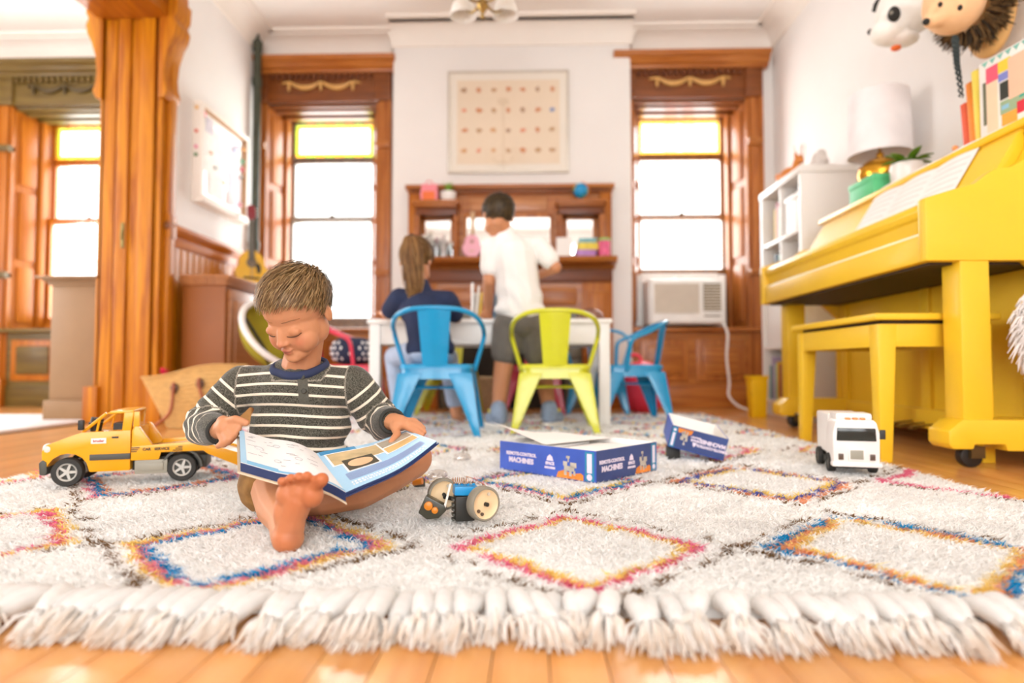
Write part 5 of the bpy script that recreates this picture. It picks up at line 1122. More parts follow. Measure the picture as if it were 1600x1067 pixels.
gl = thing('desk_globe', 'small colourful globe on the mantel bracket shelf', 'globe', (.375, yv(.11), pz))
gm = mat('globe_map', '#1E96D0', .35, 0, 9); e = [n for n in gm.node_tree.nodes if n.type == 'VALTORGB'][0].color_ramp; e.interpolation = 'CONSTANT'
e.elements[0].position, e.elements[0].color = 0, lin('#1492CC'); e.elements[1].position, e.elements[1].color = .52, lin('#8FBF4E'); x_ = e.elements.new(.60); x_.color = lin('#E8C850'); x_ = e.elements.new(.68); x_.color = lin('#E0709A')
[n for n in gm.node_tree.nodes if n.type == 'TEX_NOISE'][0].inputs['Scale'].default_value = 14
B().ell((0, 0, .082), .056, 24, 16).build('sphere', gm, gl, smooth=180)
B().tube(arcpts((0, 0, .082), .064, -75, 85, 14), .004, 6).build('meridian', mat('globe_orange', '#E8843A', .4), gl); B().lathe([(0, 0), (.045, 0), (.045, .006), (.012, .012), (.008, .022), (0, .024)], 18).build('stand', mat('globe_stand', '#D6D23A', .4), gl)
# mantel shelf
JG = glass_mat('jar_glass', (.93, .95, .95, 1), .22, .05)
for k, (x, h, r, d) in enumerate(((-.83, .19, .034, .10), (-.765, .15, .04, .16), (-.69, .125, .036, .10), (-.63, .135, .034, .16), (-.575, .11, .03, .09), (-.72, .17, .03, .19))):
    j = thing('glass_jar', ('tall slim clear glass bottle with cork', 'wide clear glass jar with grey lid', 'short clear glass jar of pencils', 'clear glass jar of brushes', 'little clear glass jar beside the pink ukulele', 'clear glass carafe behind the jars')[k] + ' on the mantel shelf', 'jar', (x, yv(d), MZ), group='glass jars on the mantel shelf')
    B().lathe([(0, 0), (r, 0), (r, h * .72), (r * .6, h * .84), (r * .6, h), (r * .52, h), (r * .52, h * .84), (r * .9, h * .70), (r * .9, .006), (0, .006)], 20).build('jar_glass', JG, j)
    if k in (2, 3):
        for i in range(7): B().cyl((rs.uniform(-.01, .01), rs.uniform(-.01, .01), .008), (rs.uniform(-.02, .02), rs.uniform(-.02, .02), h + rs.uniform(.0, .05)), .0035, n=6).build('pencil', mat(('pencil_grey', 'pencil_white', 'pencil_rose')[i % 3], ('#8A8A88', '#F0ECE6', '#D8A0A8')[i % 3], .5), j)
    else: B().lathe([(0, h - .012), (r * .5, h - .012), (r * .56, h), (r * .62, h + .018), (0, h + .02)], 14).build('stopper', mat('stopper_' + 'abcdef'[k], '#E8E0D4' if k else '#CDB58C', .5), j)
uk = thing('toy_ukulele', 'pink toy ukulele leaning on the mantel mirror', 'ukulele', (-.425, yv(.13), MZ + .002)); T2 = Matrix.Rotation(math.radians(-12), 4, 'X')
U = lambda u, v, w: T2 @ Vector((u * .62, w, v * .66)); UP_ = mat('ukulele_pink', '#F5B6C8', .4)
B().prism(gbody(), U, -.018, .018).build('body', UP_, uk, bevel=.004)
B().prism([(-.016, .27), (.016, .27), (.014, .46), (.026, .48), (.024, .55), (-.024, .55), (-.026, .48), (-.014, .46)], U, -.020, -.006).build('neck', mat('ukulele_neck', '#D9B58C', .5), uk, bevel=.002)
B().lathe([(0, .002), (.015, .002), (.015, 0), (0, 0)], 16, T2 @ Matrix.Translation((0, -.0185, .125)) @ Matrix.Rotation(PI / 2, 4, 'X')).build('sound_hole', mat('ukulele_hole', '#C08A78', .6), uk)
B().prism([(-.03, .07), (.03, .07), (.03, .082), (-.03, .082)], U, -.023, -.017).build('bridge', MATS['ukulele_neck'], uk)
cd = thing('white_card', 'white folded card standing on the mantel shelf', 'card', (.245, yv(.15), MZ))
B().hexa([(-.055, -.03, 0), (.055, -.02, 0), (.055, -.018, 0), (-.055, -.028, 0)], [(-.05, .0, .15), (.058, .008, .15), (.058, .01, .15), (-.05, .002, .15)]).build('card_front', PAP, cd, smooth=0); B().hexa([(-.05, .04, 0), (.058, .05, 0), (.058, .052, 0), (-.05, .042, 0)], [(-.05, .0, .15), (.058, .008, .15), (.058, .01, .15), (-.05, .002, .15)]).build('card_back', PAP, cd, smooth=0)
zz = MZ
for w_, h_, c, nm, x in ((.10, .055, '#B886C4', 'lilac puzzle box at the bottom of the stack', .405), (.115, .05, '#E8D24A', 'yellow game box in the middle of the stack', .425), (.085, .035, '#7FB4B8', 'teal tin on top of the stack', .42)):
    t = thing('game_box', nm + ' on the mantel shelf', 'box', (x, yv(.13), zz), rs.uniform(-.1, .1), 'boxes stacked on the mantel shelf'); B().box(-w_ / 2 - .02, w_ / 2 + .02, -.05, .05, 0, h_ - .014).build('box_base', mat('game_' + c[1:], c, .5, .15, 30), t, bevel=.002); B().box(-w_ / 2 - .022, w_ / 2 + .022, -.052, .052, h_ - .016, h_ - .001).build('box_cover', MATS['game_' + c[1:]], t, bevel=.002); zz += h_
t = thing('round_tin', 'pink round tin with green dots beside the stacked boxes on the mantel', 'tin', (.535, yv(.20), MZ)); B().cyl((0, 0, 0), (0, 0, .11), .042, n=22).build('tin_body', mat('tin_pink', '#E8608A', .4, .3, 40), t, bevel=.003); B().cyl((0, 0, .11), (0, 0, .128), .044, n=22).build('tin_lid', mat('tin_green', '#9CCB6A', .4), t, bevel=.003)
# ---- on the play table
TZ = .5535
rk = thing('book_rack', 'white book rack of picture books on the play table', 'rack', (-.24, 3.42, TZ), .1)
B().box(-.075, -.062, -.07, .07, 0, .20).box(-.062, .08, -.07, .07, 0, .012).box(.068, .08, -.07, .07, 0, .07).box(-.075, .08, .06, .07, 0, .16).build('rack_frame', TW, rk, bevel=.003)
for k, (c, nm) in enumerate((('#EFE9DF', 'white'), ('#F2C94A', 'yellow'), ('#D9742A', 'burnt orange'), ('#E8A04A', 'amber'), ('#C8502E', 'rust red'), ('#7A9CB8', 'dusty blue'))):
    h_ = rs.uniform(.13, .19); t = thing('book', nm + ' slim picture book in the rack on the table', 'book', Vector((-.29 + k * .019, 3.405 + k * .002, TZ + .0125)), .1, 'picture books in the table rack'); ln = .10
    B().hexa([(-.006, -.06, 0), (.006, -.06, 0), (.006, .05, 0), (-.006, .05, 0)], [(-.006 + h_ * ln, -.06, h_), (.006 + h_ * ln, -.06, h_), (.006 + h_ * ln, .05, h_), (-.006 + h_ * ln, .05, h_)]).build('cover', mat('slim_' + c[1:], c, .5), t, bevel=.001)
    B().hexa([(-.0045 + h_ * ln, -.058, h_), (.0045 + h_ * ln, -.058, h_), (.0045 + h_ * ln, .048, h_), (-.0045 + h_ * ln, .048, h_)], [(-.0045 + h_ * ln, -.058, h_ + .0008), (.0045 + h_ * ln, -.058, h_ + .0008), (.0045 + h_ * ln, .048, h_ + .0008), (-.0045 + h_ * ln, .048, h_ + .0008)]).build('pages', MATS['book_pages'], t)
wb = thing('mesh_dome', 'brown tinted domed food cover on the table end', 'dome', (.325, 3.47, TZ)); n_ = 28
rg2 = lambda a: [(.082 * math.cos(a) * math.cos(2 * PI * i / n_), .082 * math.cos(a) * math.sin(2 * PI * i / n_), .075 * math.sin(a)) for i in range(n_)]
B().rings([rg2(PI / 2 * k / 8 * .98) for k in range(9)], cap0=False).build('dome_shell', glass_mat('smoky_plastic', (.72, .55, .42, 1), .15, .1), wb, smooth=180); B().tube(rg2(0), .004, 6, closed=True).build('dome_rim', mat('dome_rim', '#B58A62', .4), wb)
for k, (x, y, c, nm) in enumerate(((-.735, 3.30, '#F0A040', 'orange'), (-.70, 3.36, '#E8C84A', 'yellow'), (-.76, 3.38, '#E0724A', 'coral'))):
    t = thing('toy_brick', nm + ' toy building brick on the table by the girl\'s arm', 'toy brick', (x, y, TZ), .3 * k, 'toy bricks on the table'); B().box(-.02, .02, -.01, .01, 0, .018).build('brick_body', mat('brick_' + c[1:], c, .4), t, bevel=.001)
    for i in (-1, 1): B().cyl((i * .01, 0, .018), (i * .01, 0, .022), .006, n=10).build('stud', MATS['brick_' + c[1:]], t)
# ---- on the white bookcase
fz = KZ + .041
fx_ = thing('fox_figurine', 'orange fox figurine lying on top of the white bookcase', 'figurine', (1.60, 3.95, fz), .3); FX = mat('fox_orange', '#D8843A', .7)
b = B(); b.ell((0, 0, .045), (.04, .085, .042), 16, 10).cap((0, -.07, .06), (-.01, -.10, .10), .035, .03).cap((-.01, -.10, .10), (-.03, -.15, .085), .028, .010); link('body', organic(b, .006, 5, .5, 'body'), FX, fx_)
for s in (-1, 1): B().cyl((-.01 + s * .018, -.095, .12), (-.008 + s * .024, -.09, .155), .012, .001, 8).build('ear', FX, fx_)
B().tube(spline([(0, .07, .04), (.02, .12, .06), (.03, .15, .09)], 4), [.014, .02, .022, .024, .024, .02, .016, .01, .004], 8).build('tail', FX, fx_, smooth=180); B().ell((-.03, -.04, .012), (.02, .03, .012), 10, 8).build('paw', mat('fox_pink', '#F2B8B0', .7), fx_)
gs = thing('stone_ornament', 'pale grey lumpy stone ornament on top of the white bookcase', 'ornament', (1.68, 3.72, fz)); b = B()
b.ell((0, 0, .04), (.05, .07, .04), 14, 10).ell((.01, .02, .075), (.04, .05, .04), 14, 10).ell((0, -.03, .08), (.03, .03, .035), 12, 8); link('stone', organic(b, .007, 4, .5, 'stone'), mat('stone_grey', '#D9CFC8', .8, .08, 30), gs); B().box(-.06, .06, -.08, .08, 0, .012).build('base', mat('stone_base', '#E2D8D0', .7), gs, bevel=.003)
tw = thing('twig_vase', 'slim vase with bare twigs on top of the white bookcase', 'vase', (1.63, 3.84, fz)); B().lathe([(0, 0), (.022, 0), (.028, .03), (.012, .07), (.014, .085), (.01, .085), (0, .01)], 16).build('vase_body', mat('vase_cream', '#EDE2D4', .4), tw)
for k in range(5): B().tube(spline([(0, 0, .07), (rs.uniform(-.02, .02), rs.uniform(-.03, .03), .12), (rs.uniform(-.04, .04), rs.uniform(-.05, .05), .19)], 3), .0018, 5).build('twig', mat('twig_tan', '#B08A62', .8), tw)
# ---- woven basket in front of the hearth
wv = thing('woven_basket', 'round beige woven toy basket on the floor behind the table', 'basket', (-.36, 4.44, 0)); WV = mat('woven_beige', '#CDB28C', .85, .15, 40, .4, 100)
n_ = 30; rg3 = lambda r, z: [(r * math.cos(2 * PI * i / n_), r * math.sin(2 * PI * i / n_), z) for i in range(n_)]
B().rings([rg3(.14, 0), rg3(.17, .08), rg3(.18, .16), rg3(.172, .24), rg3(.165, .24), rg3(.17, .16), rg3(.13, .01)]).build('basket_body', WV, wv, smooth=180)
for k in range(10): B().tube(rg3(.142 + .038 * math.sin(k / 10 * 2.0) ** .8, .012 + k * .024), .007, 5, closed=True).build('coil', WV, wv, smooth=180)
# ---- chandelier over the room centre
ch = thing('chandelier', 'brass chandelier with glass shades hanging from the ceiling', 'chandelier', (-.255, 3.40, 0)); BRS = mat('chandelier_brass', '#A88A50', .25, metal=.9); GSH = mat('milk_glass', '#FBF6EE', .3, 0, sss=0)
B().lathe([(0, 2.195), (.006, 2.20), (.012, 2.215), (.006, 2.225), (.02, 2.245), (.034, 2.27), (.02, 2.30), (.01, 2.32), (.01, 2.84), (.05, 2.86), (.06, 2.90), (0, 2.90)], 18).build('stem', BRS, ch)
for k in range(4):
    a = PI / 4 + k * PI / 2; c, s = math.cos(a), math.sin(a)
    B().tube(spline([(0, 0, 2.30), (.08 * c, .08 * s, 2.27), (.15 * c, .15 * s, 2.32), (.17 * c, .17 * s, 2.40)], 5), .007, 8).build('arm', BRS, ch, smooth=180)
    B().lathe([(.02, .02), (.035, .03), (.06, -.02), (.075, -.08), (.072, -.08), (.056, -.02), (.03, .025)], 18, Matrix.Translation((.17 * c, .17 * s, 2.36))).build('glass_shade', GSH, ch, smooth=180)
# ================================================================ PEOPLE
from mathutils.bvhtree import BVHTree
def pxz(px, Z, Y):
    p = at(px, 573 - (Z - CAMH) / Y * 1000, Y); p.z = Z; return p
def bvh_of(me, org):
    v = [Vector(c) + Vector(org) for c in plain_verts(me).tolist()]; return BVHTree.FromPolygons(v, [tuple(p.vertices) for p in me.polygons])
def seg_d(P, a, b_):
    a, b_ = np.array(a), np.array(b_); ab = b_ - a; t = np.clip(((P - a) @ ab) / (ab @ ab), 0, 1); return np.linalg.norm(P - a - t[:, None] * ab, axis=1), t * np.linalg.norm(ab)
def head_pieces(b, M, neck, r_neck=.035, s=1.0, face=True):
    T = lambda *p: M @ Vector(p); R3 = M.to_3x3(); sc = M.to_scale()[0]; R3n = R3 * (1 / sc)
    E_ = lambda c, r: b.ell(T(*c), tuple(q * sc for q in r), 20, 14, R3n)
    E_((0, .012, .022), (.071, .086, .072)); E_((0, -.018, -.030), (.060, .060, .066)); E_((0, -.042, -.076), (.032, .034, .024))
    for s_ in (-1, 1):
        E_((s_ * .029, -.040, -.046), (.030, .030, .033)); E_((s_ * .070, .014, -.014), (.0065, .013, .022)); E_((s_ * .043, .0, -.045), (.018, .03, .034))
        if face: E_((s_ * .0285, -.0630, -.014), (.0155, .0105, .0110))
    if face:
        b.cap(T(0, -.071, -.010), T(0, -.0815, -.031), .0070 * sc, .0085 * sc); E_((0, -.0845, -.035), (.0098, .0095, .0080))
        for s_ in (-1, 1): E_((s_ * .009, -.078, -.0375), (.0062, .008, .0055))
        E_((0, -.0755, -.0560), (.0150, .0080, .0046)); E_((0, -.0735, -.0640), (.0125, .0080, .0050)); E_((0, -.064, -.083), (.020, .014, .013))
    b.cap(T(0, .022, -.055), neck, r_neck * sc, r_neck * 1.15 * sc)
def hair_part(parent, org, M, n, cols, crown, seed, length, front=.046, back=-.062, side=-.012, lift=.010, name='hair', wid=.0024, offs=.004, sweep=(0, 0, 0), toward=None):
    """short combed hair: a cap close to the scalp plus many fine strands in one mesh"""
    rq = np.random.RandomState(seed); C = np.array((0, .012, .022)); Rd = np.array((.071, .086, .072)); crown = np.array(crown, float) / np.linalg.norm(crown)
    def zth(d):
        y = d[1]; return front if y < -.62 else (front + (side - front) * (y + .62) / .55 if y < -.07 else side + (back - side) * min(1, (y + .07) / .75))
    surf = lambda d, o: C + d * (Rd + o)
    b = B(); cc = []
    # cap
    nu, nv = 56, 28; idx = {}; vs = []; fs = []
    for j in range(nv + 1):
        for i in range(nu):
            a, e = 2 * PI * i / nu, -PI / 2 + PI * j / nv; d = np.array((math.cos(e) * math.cos(a), math.cos(e) * math.sin(a), math.sin(e))); idx[i, j] = len(vs); vs.append((d, surf(d, offs)))
    ok = [v[1][2] > zth(v[0]) - .002 for v in vs]
    for j in range(nv):
        for i in range(nu):
            q = (idx[i, j], idx[(i + 1) % nu, j], idx[(i + 1) % nu, j + 1], idx[i, j + 1])
            if all(ok[k] for k in q): fs.append(q)
    b.add([tuple(M @ Vector(v[1])) for v in vs], fs); base = np.array(lin(cols[0])[:3]); cc += [base * .8] * len(vs)
    k = 0
    while k < n:
        d = rq.normal(size=3); d /= np.linalg.norm(d); p = surf(d, 0)
        if p[2] < zth(d) + .001: continue
        k += 1; L = length(d) * rq.uniform(.75, 1.2); pts = []; dd = d.copy(); st = 6; lf = lift * rq.uniform(.5, 1.5) * (.45 + .55 * max(0, d[2]))
        for s in range(st):
            t = s / (st - 1); pts.append(surf(dd, offs - .002 + lf * math.sin(min(1, t * 1.3) * PI * .62)))
            tg = (dd - crown) if toward is None else (np.array(toward) - dd); tg += np.array(sweep) + rq.normal(size=3) * .10; tg -= dd * (tg @ dd); tg /= max(1e-6, np.linalg.norm(tg)); dd = dd + tg * (L / .078 / st); dd /= np.linalg.norm(dd)
        c = np.array(lin(cols[rq.randint(len(cols))])[:3]) * rq.uniform(.8, 1.15); vv = []
        for s in range(st):
            t = s / (st - 1); a = pts[min(s + 1, st - 1)] - pts[max(s - 1, 0)]; nrm = pts[s] - C; sd = np.cross(a, nrm); sd /= max(1e-9, np.linalg.norm(sd)); w_ = wid * (1 - .75 * t ** 2) * .5
            vv += [pts[s] - sd * w_, pts[s] + sd * w_]
        b.add([tuple(M @ Vector(v)) for v in vv], [(2 * s, 2 * s + 1, 2 * s + 3, 2 * s + 2) for s in range(st - 1)]); cc += [np.clip(c * (.85 + .25 * (i // 2) / st), 0, 1) for i in range(2 * st)]
    me = b.mesh(name, org, smooth=180, recalc=False); set_col(me, np.array(cc)); return link(name, me, vcol('hair_strands', .45, spec=.35), parent)
SKINM = vcol('skin', .5, sss=.12, bump=.05, bscale=500, spec=.35)
def skin_cols(P, M, base='#C98A62'):
    n = len(P); col = np.tile(np.array(lin(base)[:3]), (n, 1)); Mi = np.array(M.inverted()); L = P @ Mi[:3, :3].T + Mi[:3, 3]
    def blob(c, r, hexc, k):
        w_ = np.exp(-(((L - np.array(c)) / np.array(r)) ** 2).sum(1)) * k; col[:] = col * (1 - w_[:, None]) + np.array(lin(hexc)[:3]) * w_[:, None]
    for s in (-1, 1): blob((s * .034, -.068, -.040), (.018, .02, .015), '#C0664A', .5); blob((s * .0285, -.078, -.008), (.014, .01, .007), '#B87650', .5)
    blob((0, -.096, -.036), (.012, .012, .009), '#B9604A', .5); blob((0, -.086, -.0560), (.0135, .012, .0036), '#A04844', .9); blob((0, -.086, -.0640), (.0110, .012, .0040), '#B85A54', .85); blob((0, -.084, -.0600), (.0135, .01, .0014), '#6E2E2A', .8)
    return col, L

# ---------------------------------------------------------------- the boy reading on the rug
HM = Matrix.Translation(pxz(463, .431, 1.352)) @ Matrix.Rotation(math.radians(-19), 4, 'Z') @ Matrix.Rotation(math.radians(37), 4, 'X') @ Matrix.Rotation(math.radians(3), 4, 'Y') @ Matrix.Scale(.95, 4)
bo = thing('person', 'barefoot child in a grey and cream striped shirt reading on the rug', 'person', pxz(470, .02, 1.46)); BO = bo.location.copy()
neck = pxz(470, .325, 1.425); pelv = pxz(472, .095, 1.48); belly = pxz(470, .175, 1.465); chest = pxz(468, .255, 1.455)
sR, eR, wR = pxz(379, .268, 1.455), pxz(319, .180, 1.425), pxz(341, .176, 1.335)
sL, eL, wL = pxz(551, .268, 1.46), pxz(598, .180, 1.49), pxz(611, .192, 1.385)
b = B(); head_pieces(b, HM, neck - Vector((0, 0, .02)), .038)
b.ell(pelv, (.095, .075, .06)).ell(belly, (.09, .07, .08)).ell(chest, (.092, .066, .075)).cap(chest, neck, .055, .04)
b.chain([sR, eR, wR], (.032, .027, .020)).chain([sL, eL, wL], (.032, .027, .020))
# right hand closing on the book edge
hR = at(351, 668, 1.312); b.chain([wR, hR], (.020, .021)).ell(at(353, 668, 1.306), (.020, .020, .022)).cap(at(349, 660, 1.31), at(357, 678, 1.30), .015, .014)
for pts, r in (((352, 659, 1.306, 368, 655, 1.292, 384, 660.5, 1.287), .0088), ((360, 660, 1.302, 372, 669, 1.288, 366, 682, 1.292), .0082), ((356, 667, 1.298, 367, 678, 1.282, 358, 690, 1.288), .0084),
               ((350, 674, 1.296, 359, 686, 1.280, 349, 695, 1.288), .0080), ((344, 678, 1.298, 350, 691, 1.285, 341, 697, 1.293), .0072)):
    b.chain([at(*pts[0:3]), at(*pts[3:6]), at(*pts[6:9])], (r * 1.08, r, r * .86), 10)
# left hand spread on the other page
hL = at(626, 661, 1.368); b.chain([wL, hL], (.020, .018)).ell(at(627, 662, 1.366), (.022, .020, .014)).cap(at(622, 660, 1.37), at(638, 664, 1.352), .013, .012)
for pts, r in (((614, 664, 1.365, 621, 678, 1.340, 612, 690, 1.312), .0085), ((636, 666, 1.352, 650, 673, 1.332, 659, 680, 1.318), .0078), ((639, 663, 1.358, 653, 667, 1.343, 662, 675, 1.332), .0080),
               ((638, 660, 1.366, 652, 662, 1.356, 661, 669, 1.346), .0075), ((634, 657, 1.374, 647, 657, 1.367, 655, 663, 1.360), .0068)):
    b.chain([at(*pts[0:3]), at(*pts[3:6]), at(*pts[6:9])], (r * 1.08, r, r * .86), 10)
# legs: one stretched to the camera, one folded
hipR, kR = pxz(443, .088, 1.44), at(427, 766, 1.275); anR = at(444, 815, 1.075)
b.chain([hipR, kR, at(433, 793, 1.165), anR], (.058, .043, .037, .026))
hipL, kL = pxz(505, .066, 1.455), at(644, 716, 1.345); anL = at(505, 783, 1.205)
b.chain([hipL, kL, at(602, 741, 1.270), at(560, 765, 1.235), anL], (.050, .042, .041, .038, .027)).chain([anL, at(462, 790, 1.215)], (.026, .022))
# sole of the right foot
b.chain([anR, at(449, 838, 1.030)], (.026, .026)).ell(at(450, 841, 1.020), (.0255, .026, .024)).chain([at(450, 838, 1.022), at(456, 808, 1.020), at(467, 780, 1.018)], (.0245, .0225, .024))
b.ell(at(487, 773, 1.008), (.019, .017, .021)).ell(at(468, 770, 1.010), (.020, .015, .018)).ell(at(448, 773, 1.012), (.017, .016, .020)).ell(at(441, 800, 1.02), (.013, .018, .03))
for pts, r in (((489, 762, 1.006, 499, 752, .998, 503, 749, .992), .0118), ((476, 757, 1.008, 480, 746, .996, 480, 744, .990), .0086), ((465, 756, 1.009, 467, 746, .997, 467, 745, .991), .0082), ((454, 757, 1.010, 454, 748, .999, 454, 747, .993), .0078), ((444, 760, 1.012, 441, 753, 1.002, 440, 752, .997), .0074)):
    b.chain([at(*pts[0:3]), at(*pts[3:6]), at(*pts[6:9])], (r * .95, r, r * .95), 10)
me = organic(b, .0024, 5, .45, 'body', BO); P = plain_verts(me) + np.array(BO); col, L = skin_cols(P, HM)
sole = (P[:, 1] < 1.012) & (P[:, 2] < .2); wy = np.clip((1.02 - P[:, 1]) / .03, 0, 1) * (P[:, 2] < .2); col = col * (1 - .75 * wy[:, None]) + np.array(lin('#B85E2E')[:3]) * (.75 * wy[:, None])
for px, py, hx, r in ((461, 838, '#8A5038', .005), (470, 848, '#9A5A40', .004)): 
    d = np.linalg.norm(P - np.array(at(px, py, 1.0)), axis=1); k = np.exp(-(d / r) ** 2 * .25)[:, None] * .5; col = col * (1 - k) + np.array(lin(hx)[:3]) * k
set_col(me, np.clip(col, 0, 1)); link('body', me, SKINM, bo); bt = bvh_of(me, BO)
def on_face(x, z, o=.0006):
    p, d = HM @ Vector((x, -.2, z)), (HM.to_3x3() @ Vector((0, 1, 0))).normalized(); h = bt.ray_cast(p, d); return (h[0] - d * o) if h[0] else p
for s in (-1, 1):
    B().tube([on_face(s * (.012 + .034 * t), .0095 + .0035 * math.sin(PI * (t * .7 + .1)), .0003) for t in [i / 9 for i in range(10)]], [.0008 + .0012 * math.sin(PI * (i + 1) / 11) for i in range(10)], 6, flat=.5).build('eyebrow', mat('brow_brown', '#A0704C', .8), bo, BO, smooth=180)
    B().tube([on_face(s * (.015 + .028 * t), -.0205 - .0035 * math.sin(PI * t), .0003) for t in [i / 9 for i in range(10)]], [.0005 + .0011 * math.sin(PI * (i + 1) / 11) for i in range(10)], 6).build('eyelashes', mat('lash_brown', '#5A3A24', .8), bo, BO, smooth=180)
hair_part(bo, BO, HM, 5200, ('#7A5C36', '#8E6C42', '#A5855A', '#6A4C2A'), (.25, .62, .75), 4, lambda d: .018 + .022 * max(0, d[2]), front=.054, side=-.004, lift=.010, wid=.0020, sweep=(-.25, -.15, 0))
# shirt
SHIRT = bpy.data.materials.new('striped_jersey'); SHIRT.use_nodes = True; t_ = SHIRT.node_tree; p_ = t_.nodes['Principled BSDF']; p_.inputs['Roughness'].default_value = .9; p_.inputs['Specular IOR Level'].default_value = .15; p_.inputs['Sheen Weight'].default_value = .2
at_ = nm_(t_, 'ShaderNodeAttribute'); at_.attribute_name = 'stripe'; mo = nm_(t_, 'ShaderNodeMath', operation='FRACT'); lt = nm_(t_, 'ShaderNodeMath', operation='LESS_THAN'); lt.inputs[1].default_value = .235
t_.links.new(at_.outputs['Fac'], mo.inputs[0]); t_.links.new(mo.outputs[0], lt.inputs[0])
tc_ = nm_(t_, 'ShaderNodeTexCoord'); nz_ = nm_(t_, 'ShaderNodeTexNoise'); nz_.inputs['Scale'].default_value = 420; nz_.inputs['Detail'].default_value = 3; t_.links.new(tc_.outputs['Object'], nz_.inputs['Vector'])
cr_ = nm_(t_, 'ShaderNodeValToRGB'); cr_.color_ramp.elements[0].position, cr_.color_ramp.elements[0].color = .35, lin('#2B2922'); cr_.color_ramp.elements[1].position, cr_.color_ramp.elements[1].color = .65, lin('#6C685C'); t_.links.new(nz_.outputs['Fac'], cr_.inputs[0])
mx_ = nm_(t_, 'ShaderNodeMix', data_type='RGBA'); mx_.inputs[7].default_value = lin('#EFE0CA'); t_.links.new(lt.outputs[0], mx_.inputs[0]); t_.links.new(cr_.outputs[0], mx_.inputs[6]); t_.links.new(mx_.outputs[2], p_.inputs['Base Color'])
bp2 = nm_(t_, 'ShaderNodeBump'); bp2.inputs['Strength'].default_value = .25; bp2.inputs['Distance'].default_value = .001; t_.links.new(nz_.outputs['Fac'], bp2.inputs['Height']); t_.links.new(bp2.outputs[0], p_.inputs['Normal'])
b = B(); b.ell(pelv + Vector((0, -.022, -.005)), (.122, .10, .082)).ell(belly, (.116, .088, .09)).ell(chest, (.113, .080, .078)).cap(sR + Vector((.012, 0, .0)), sL - Vector((.012, 0, 0)), .046, .046).cap(chest, neck - Vector((0, 0, .050)), .075, .052)
b.cap(sR, chest, .045, .06).cap(sL, chest, .045, .06)
b.chain([sR, eR, wR + (eR - wR) * .12], (.047, .044, .030)).chain([sL, eL, wL + (eL - wL) * .12], (.047, .044, .030))
me = organic(b, .0040, 8, .5, 'shirt', BO); P = plain_verts(me) + np.array(BO)
# soft folds: across the belly, round the elbows
nrm = np.empty(len(me.vertices) * 3, np.float32); me.vertices.foreach_get('normal', nrm); nrm = nrm.reshape(-1, 3)
fo = np.zeros(len(P))
for k in range(5): fo += .0022 * np.sin((P[:, 2] * 110 + (P[:, 0] - BO.x) * (18 - 9 * k) + k * 1.7 + 2 * np.sin(P[:, 0] * 23 + k))) * np.exp(-((P[:, 2] - .14) / .05) ** 2) * .7
dR1, _ = seg_d(P, eR + Vector((0, 0, .01)), eR); dL1, _ = seg_d(P, eL + Vector((0, 0, .01)), eL)
fo += .003 * np.sin(P[:, 2] * 190 + P[:, 1] * 120) * np.exp(-(np.minimum(dR1, dL1) / .06) ** 2)
P2 = P + nrm * fo[:, None]; me.vertices.foreach_set('co', (P2 - np.array(BO)).astype(np.float32).ravel()); me.update()
s_t = (P[:, 2] + .006 * np.sin(P[:, 0] * 16 + 1)) / .0228 + .37; st_ = s_t.copy()
for (S, E2, W2) in ((sR, eR, wR), (sL, eL, wL)):
    d0, t0 = seg_d(P, S, E2); d1, t1 = seg_d(P, E2, W2); l0 = (E2 - S).length; arm = np.where(d0 < d1, t0, l0 + t1); d = np.minimum(d0, d1)
    out = (np.sign(S.x - chest.x) * (P[:, 0] - S.x) > -.004) | ((P[:, 1] < 1.40) & (d < .05) & (np.sign(S.x - chest.x) * (P[:, 0] - S.x) > -.03)); sel = out & (d < .08)
    st_ = np.where((P[:, 2] > neck.z - .045) & (np.hypot(P[:, 0] - neck.x, P[:, 1] - neck.y) < .062), .6, st_); cuff = arm > l0 + (W2 - E2).length * .62; st_ = np.where(sel, np.where(cuff, .6, arm / .0245 + .3), st_)
a_ = me.attributes.new('stripe', 'FLOAT', 'POINT'); a_.data.foreach_set('value', st_.astype(np.float32)); link('shirt', me, SHIRT, bo); bs = bvh_of(me, BO)
NVY = mat('navy_rib', '#2C3554', .85); rim = []
for i in range(36):
    a = 2 * PI * i / 36; c = neck + Vector((0, 0, -.021)); d = Vector((math.cos(a), math.sin(a), 0)); tiltz = .020 * math.sin(a); o = c + Vector((0, 0, tiltz + .006)); h = bs.ray_cast(o + d * .2, -d); r = .050
    if h[0]: r = min(.060, max(.045, (h[0] - o).length + .001))
    rim.append(o + d * r)
B().tube(rim, .0065, 8, closed=True, flat=1.5).build('collar', NVY, bo, BO, smooth=180)
def on_shirt(px, py, o=.001): d = ray(px, py).normalized(); h = bs.ray_cast(OC, d); return (h[0] - d * o) if h[0] else at(px, py, 1.37)
PLK = mat('placket_grey', '#57544A', .9, .15, 300)
B().grid(lambda u, v: tuple(on_shirt(464 + 16 * u + 3 * v, 581 + 50 * v, .0022)), 4, 12).build('placket', PLK, bo, BO, smooth=180)
for px, py in ((472.5, 589), (475, 611)):
    p = on_shirt(px, py, .0035); B().lathe([(0, .002), (.0045, .002), (.0055, .001), (.0055, -.001), (0, -.001)], 14, Matrix.Translation(p) @ Matrix.Rotation(PI / 2, 4, 'X')).build('button', mat('button_dark', '#3A382F', .4), bo, BO)
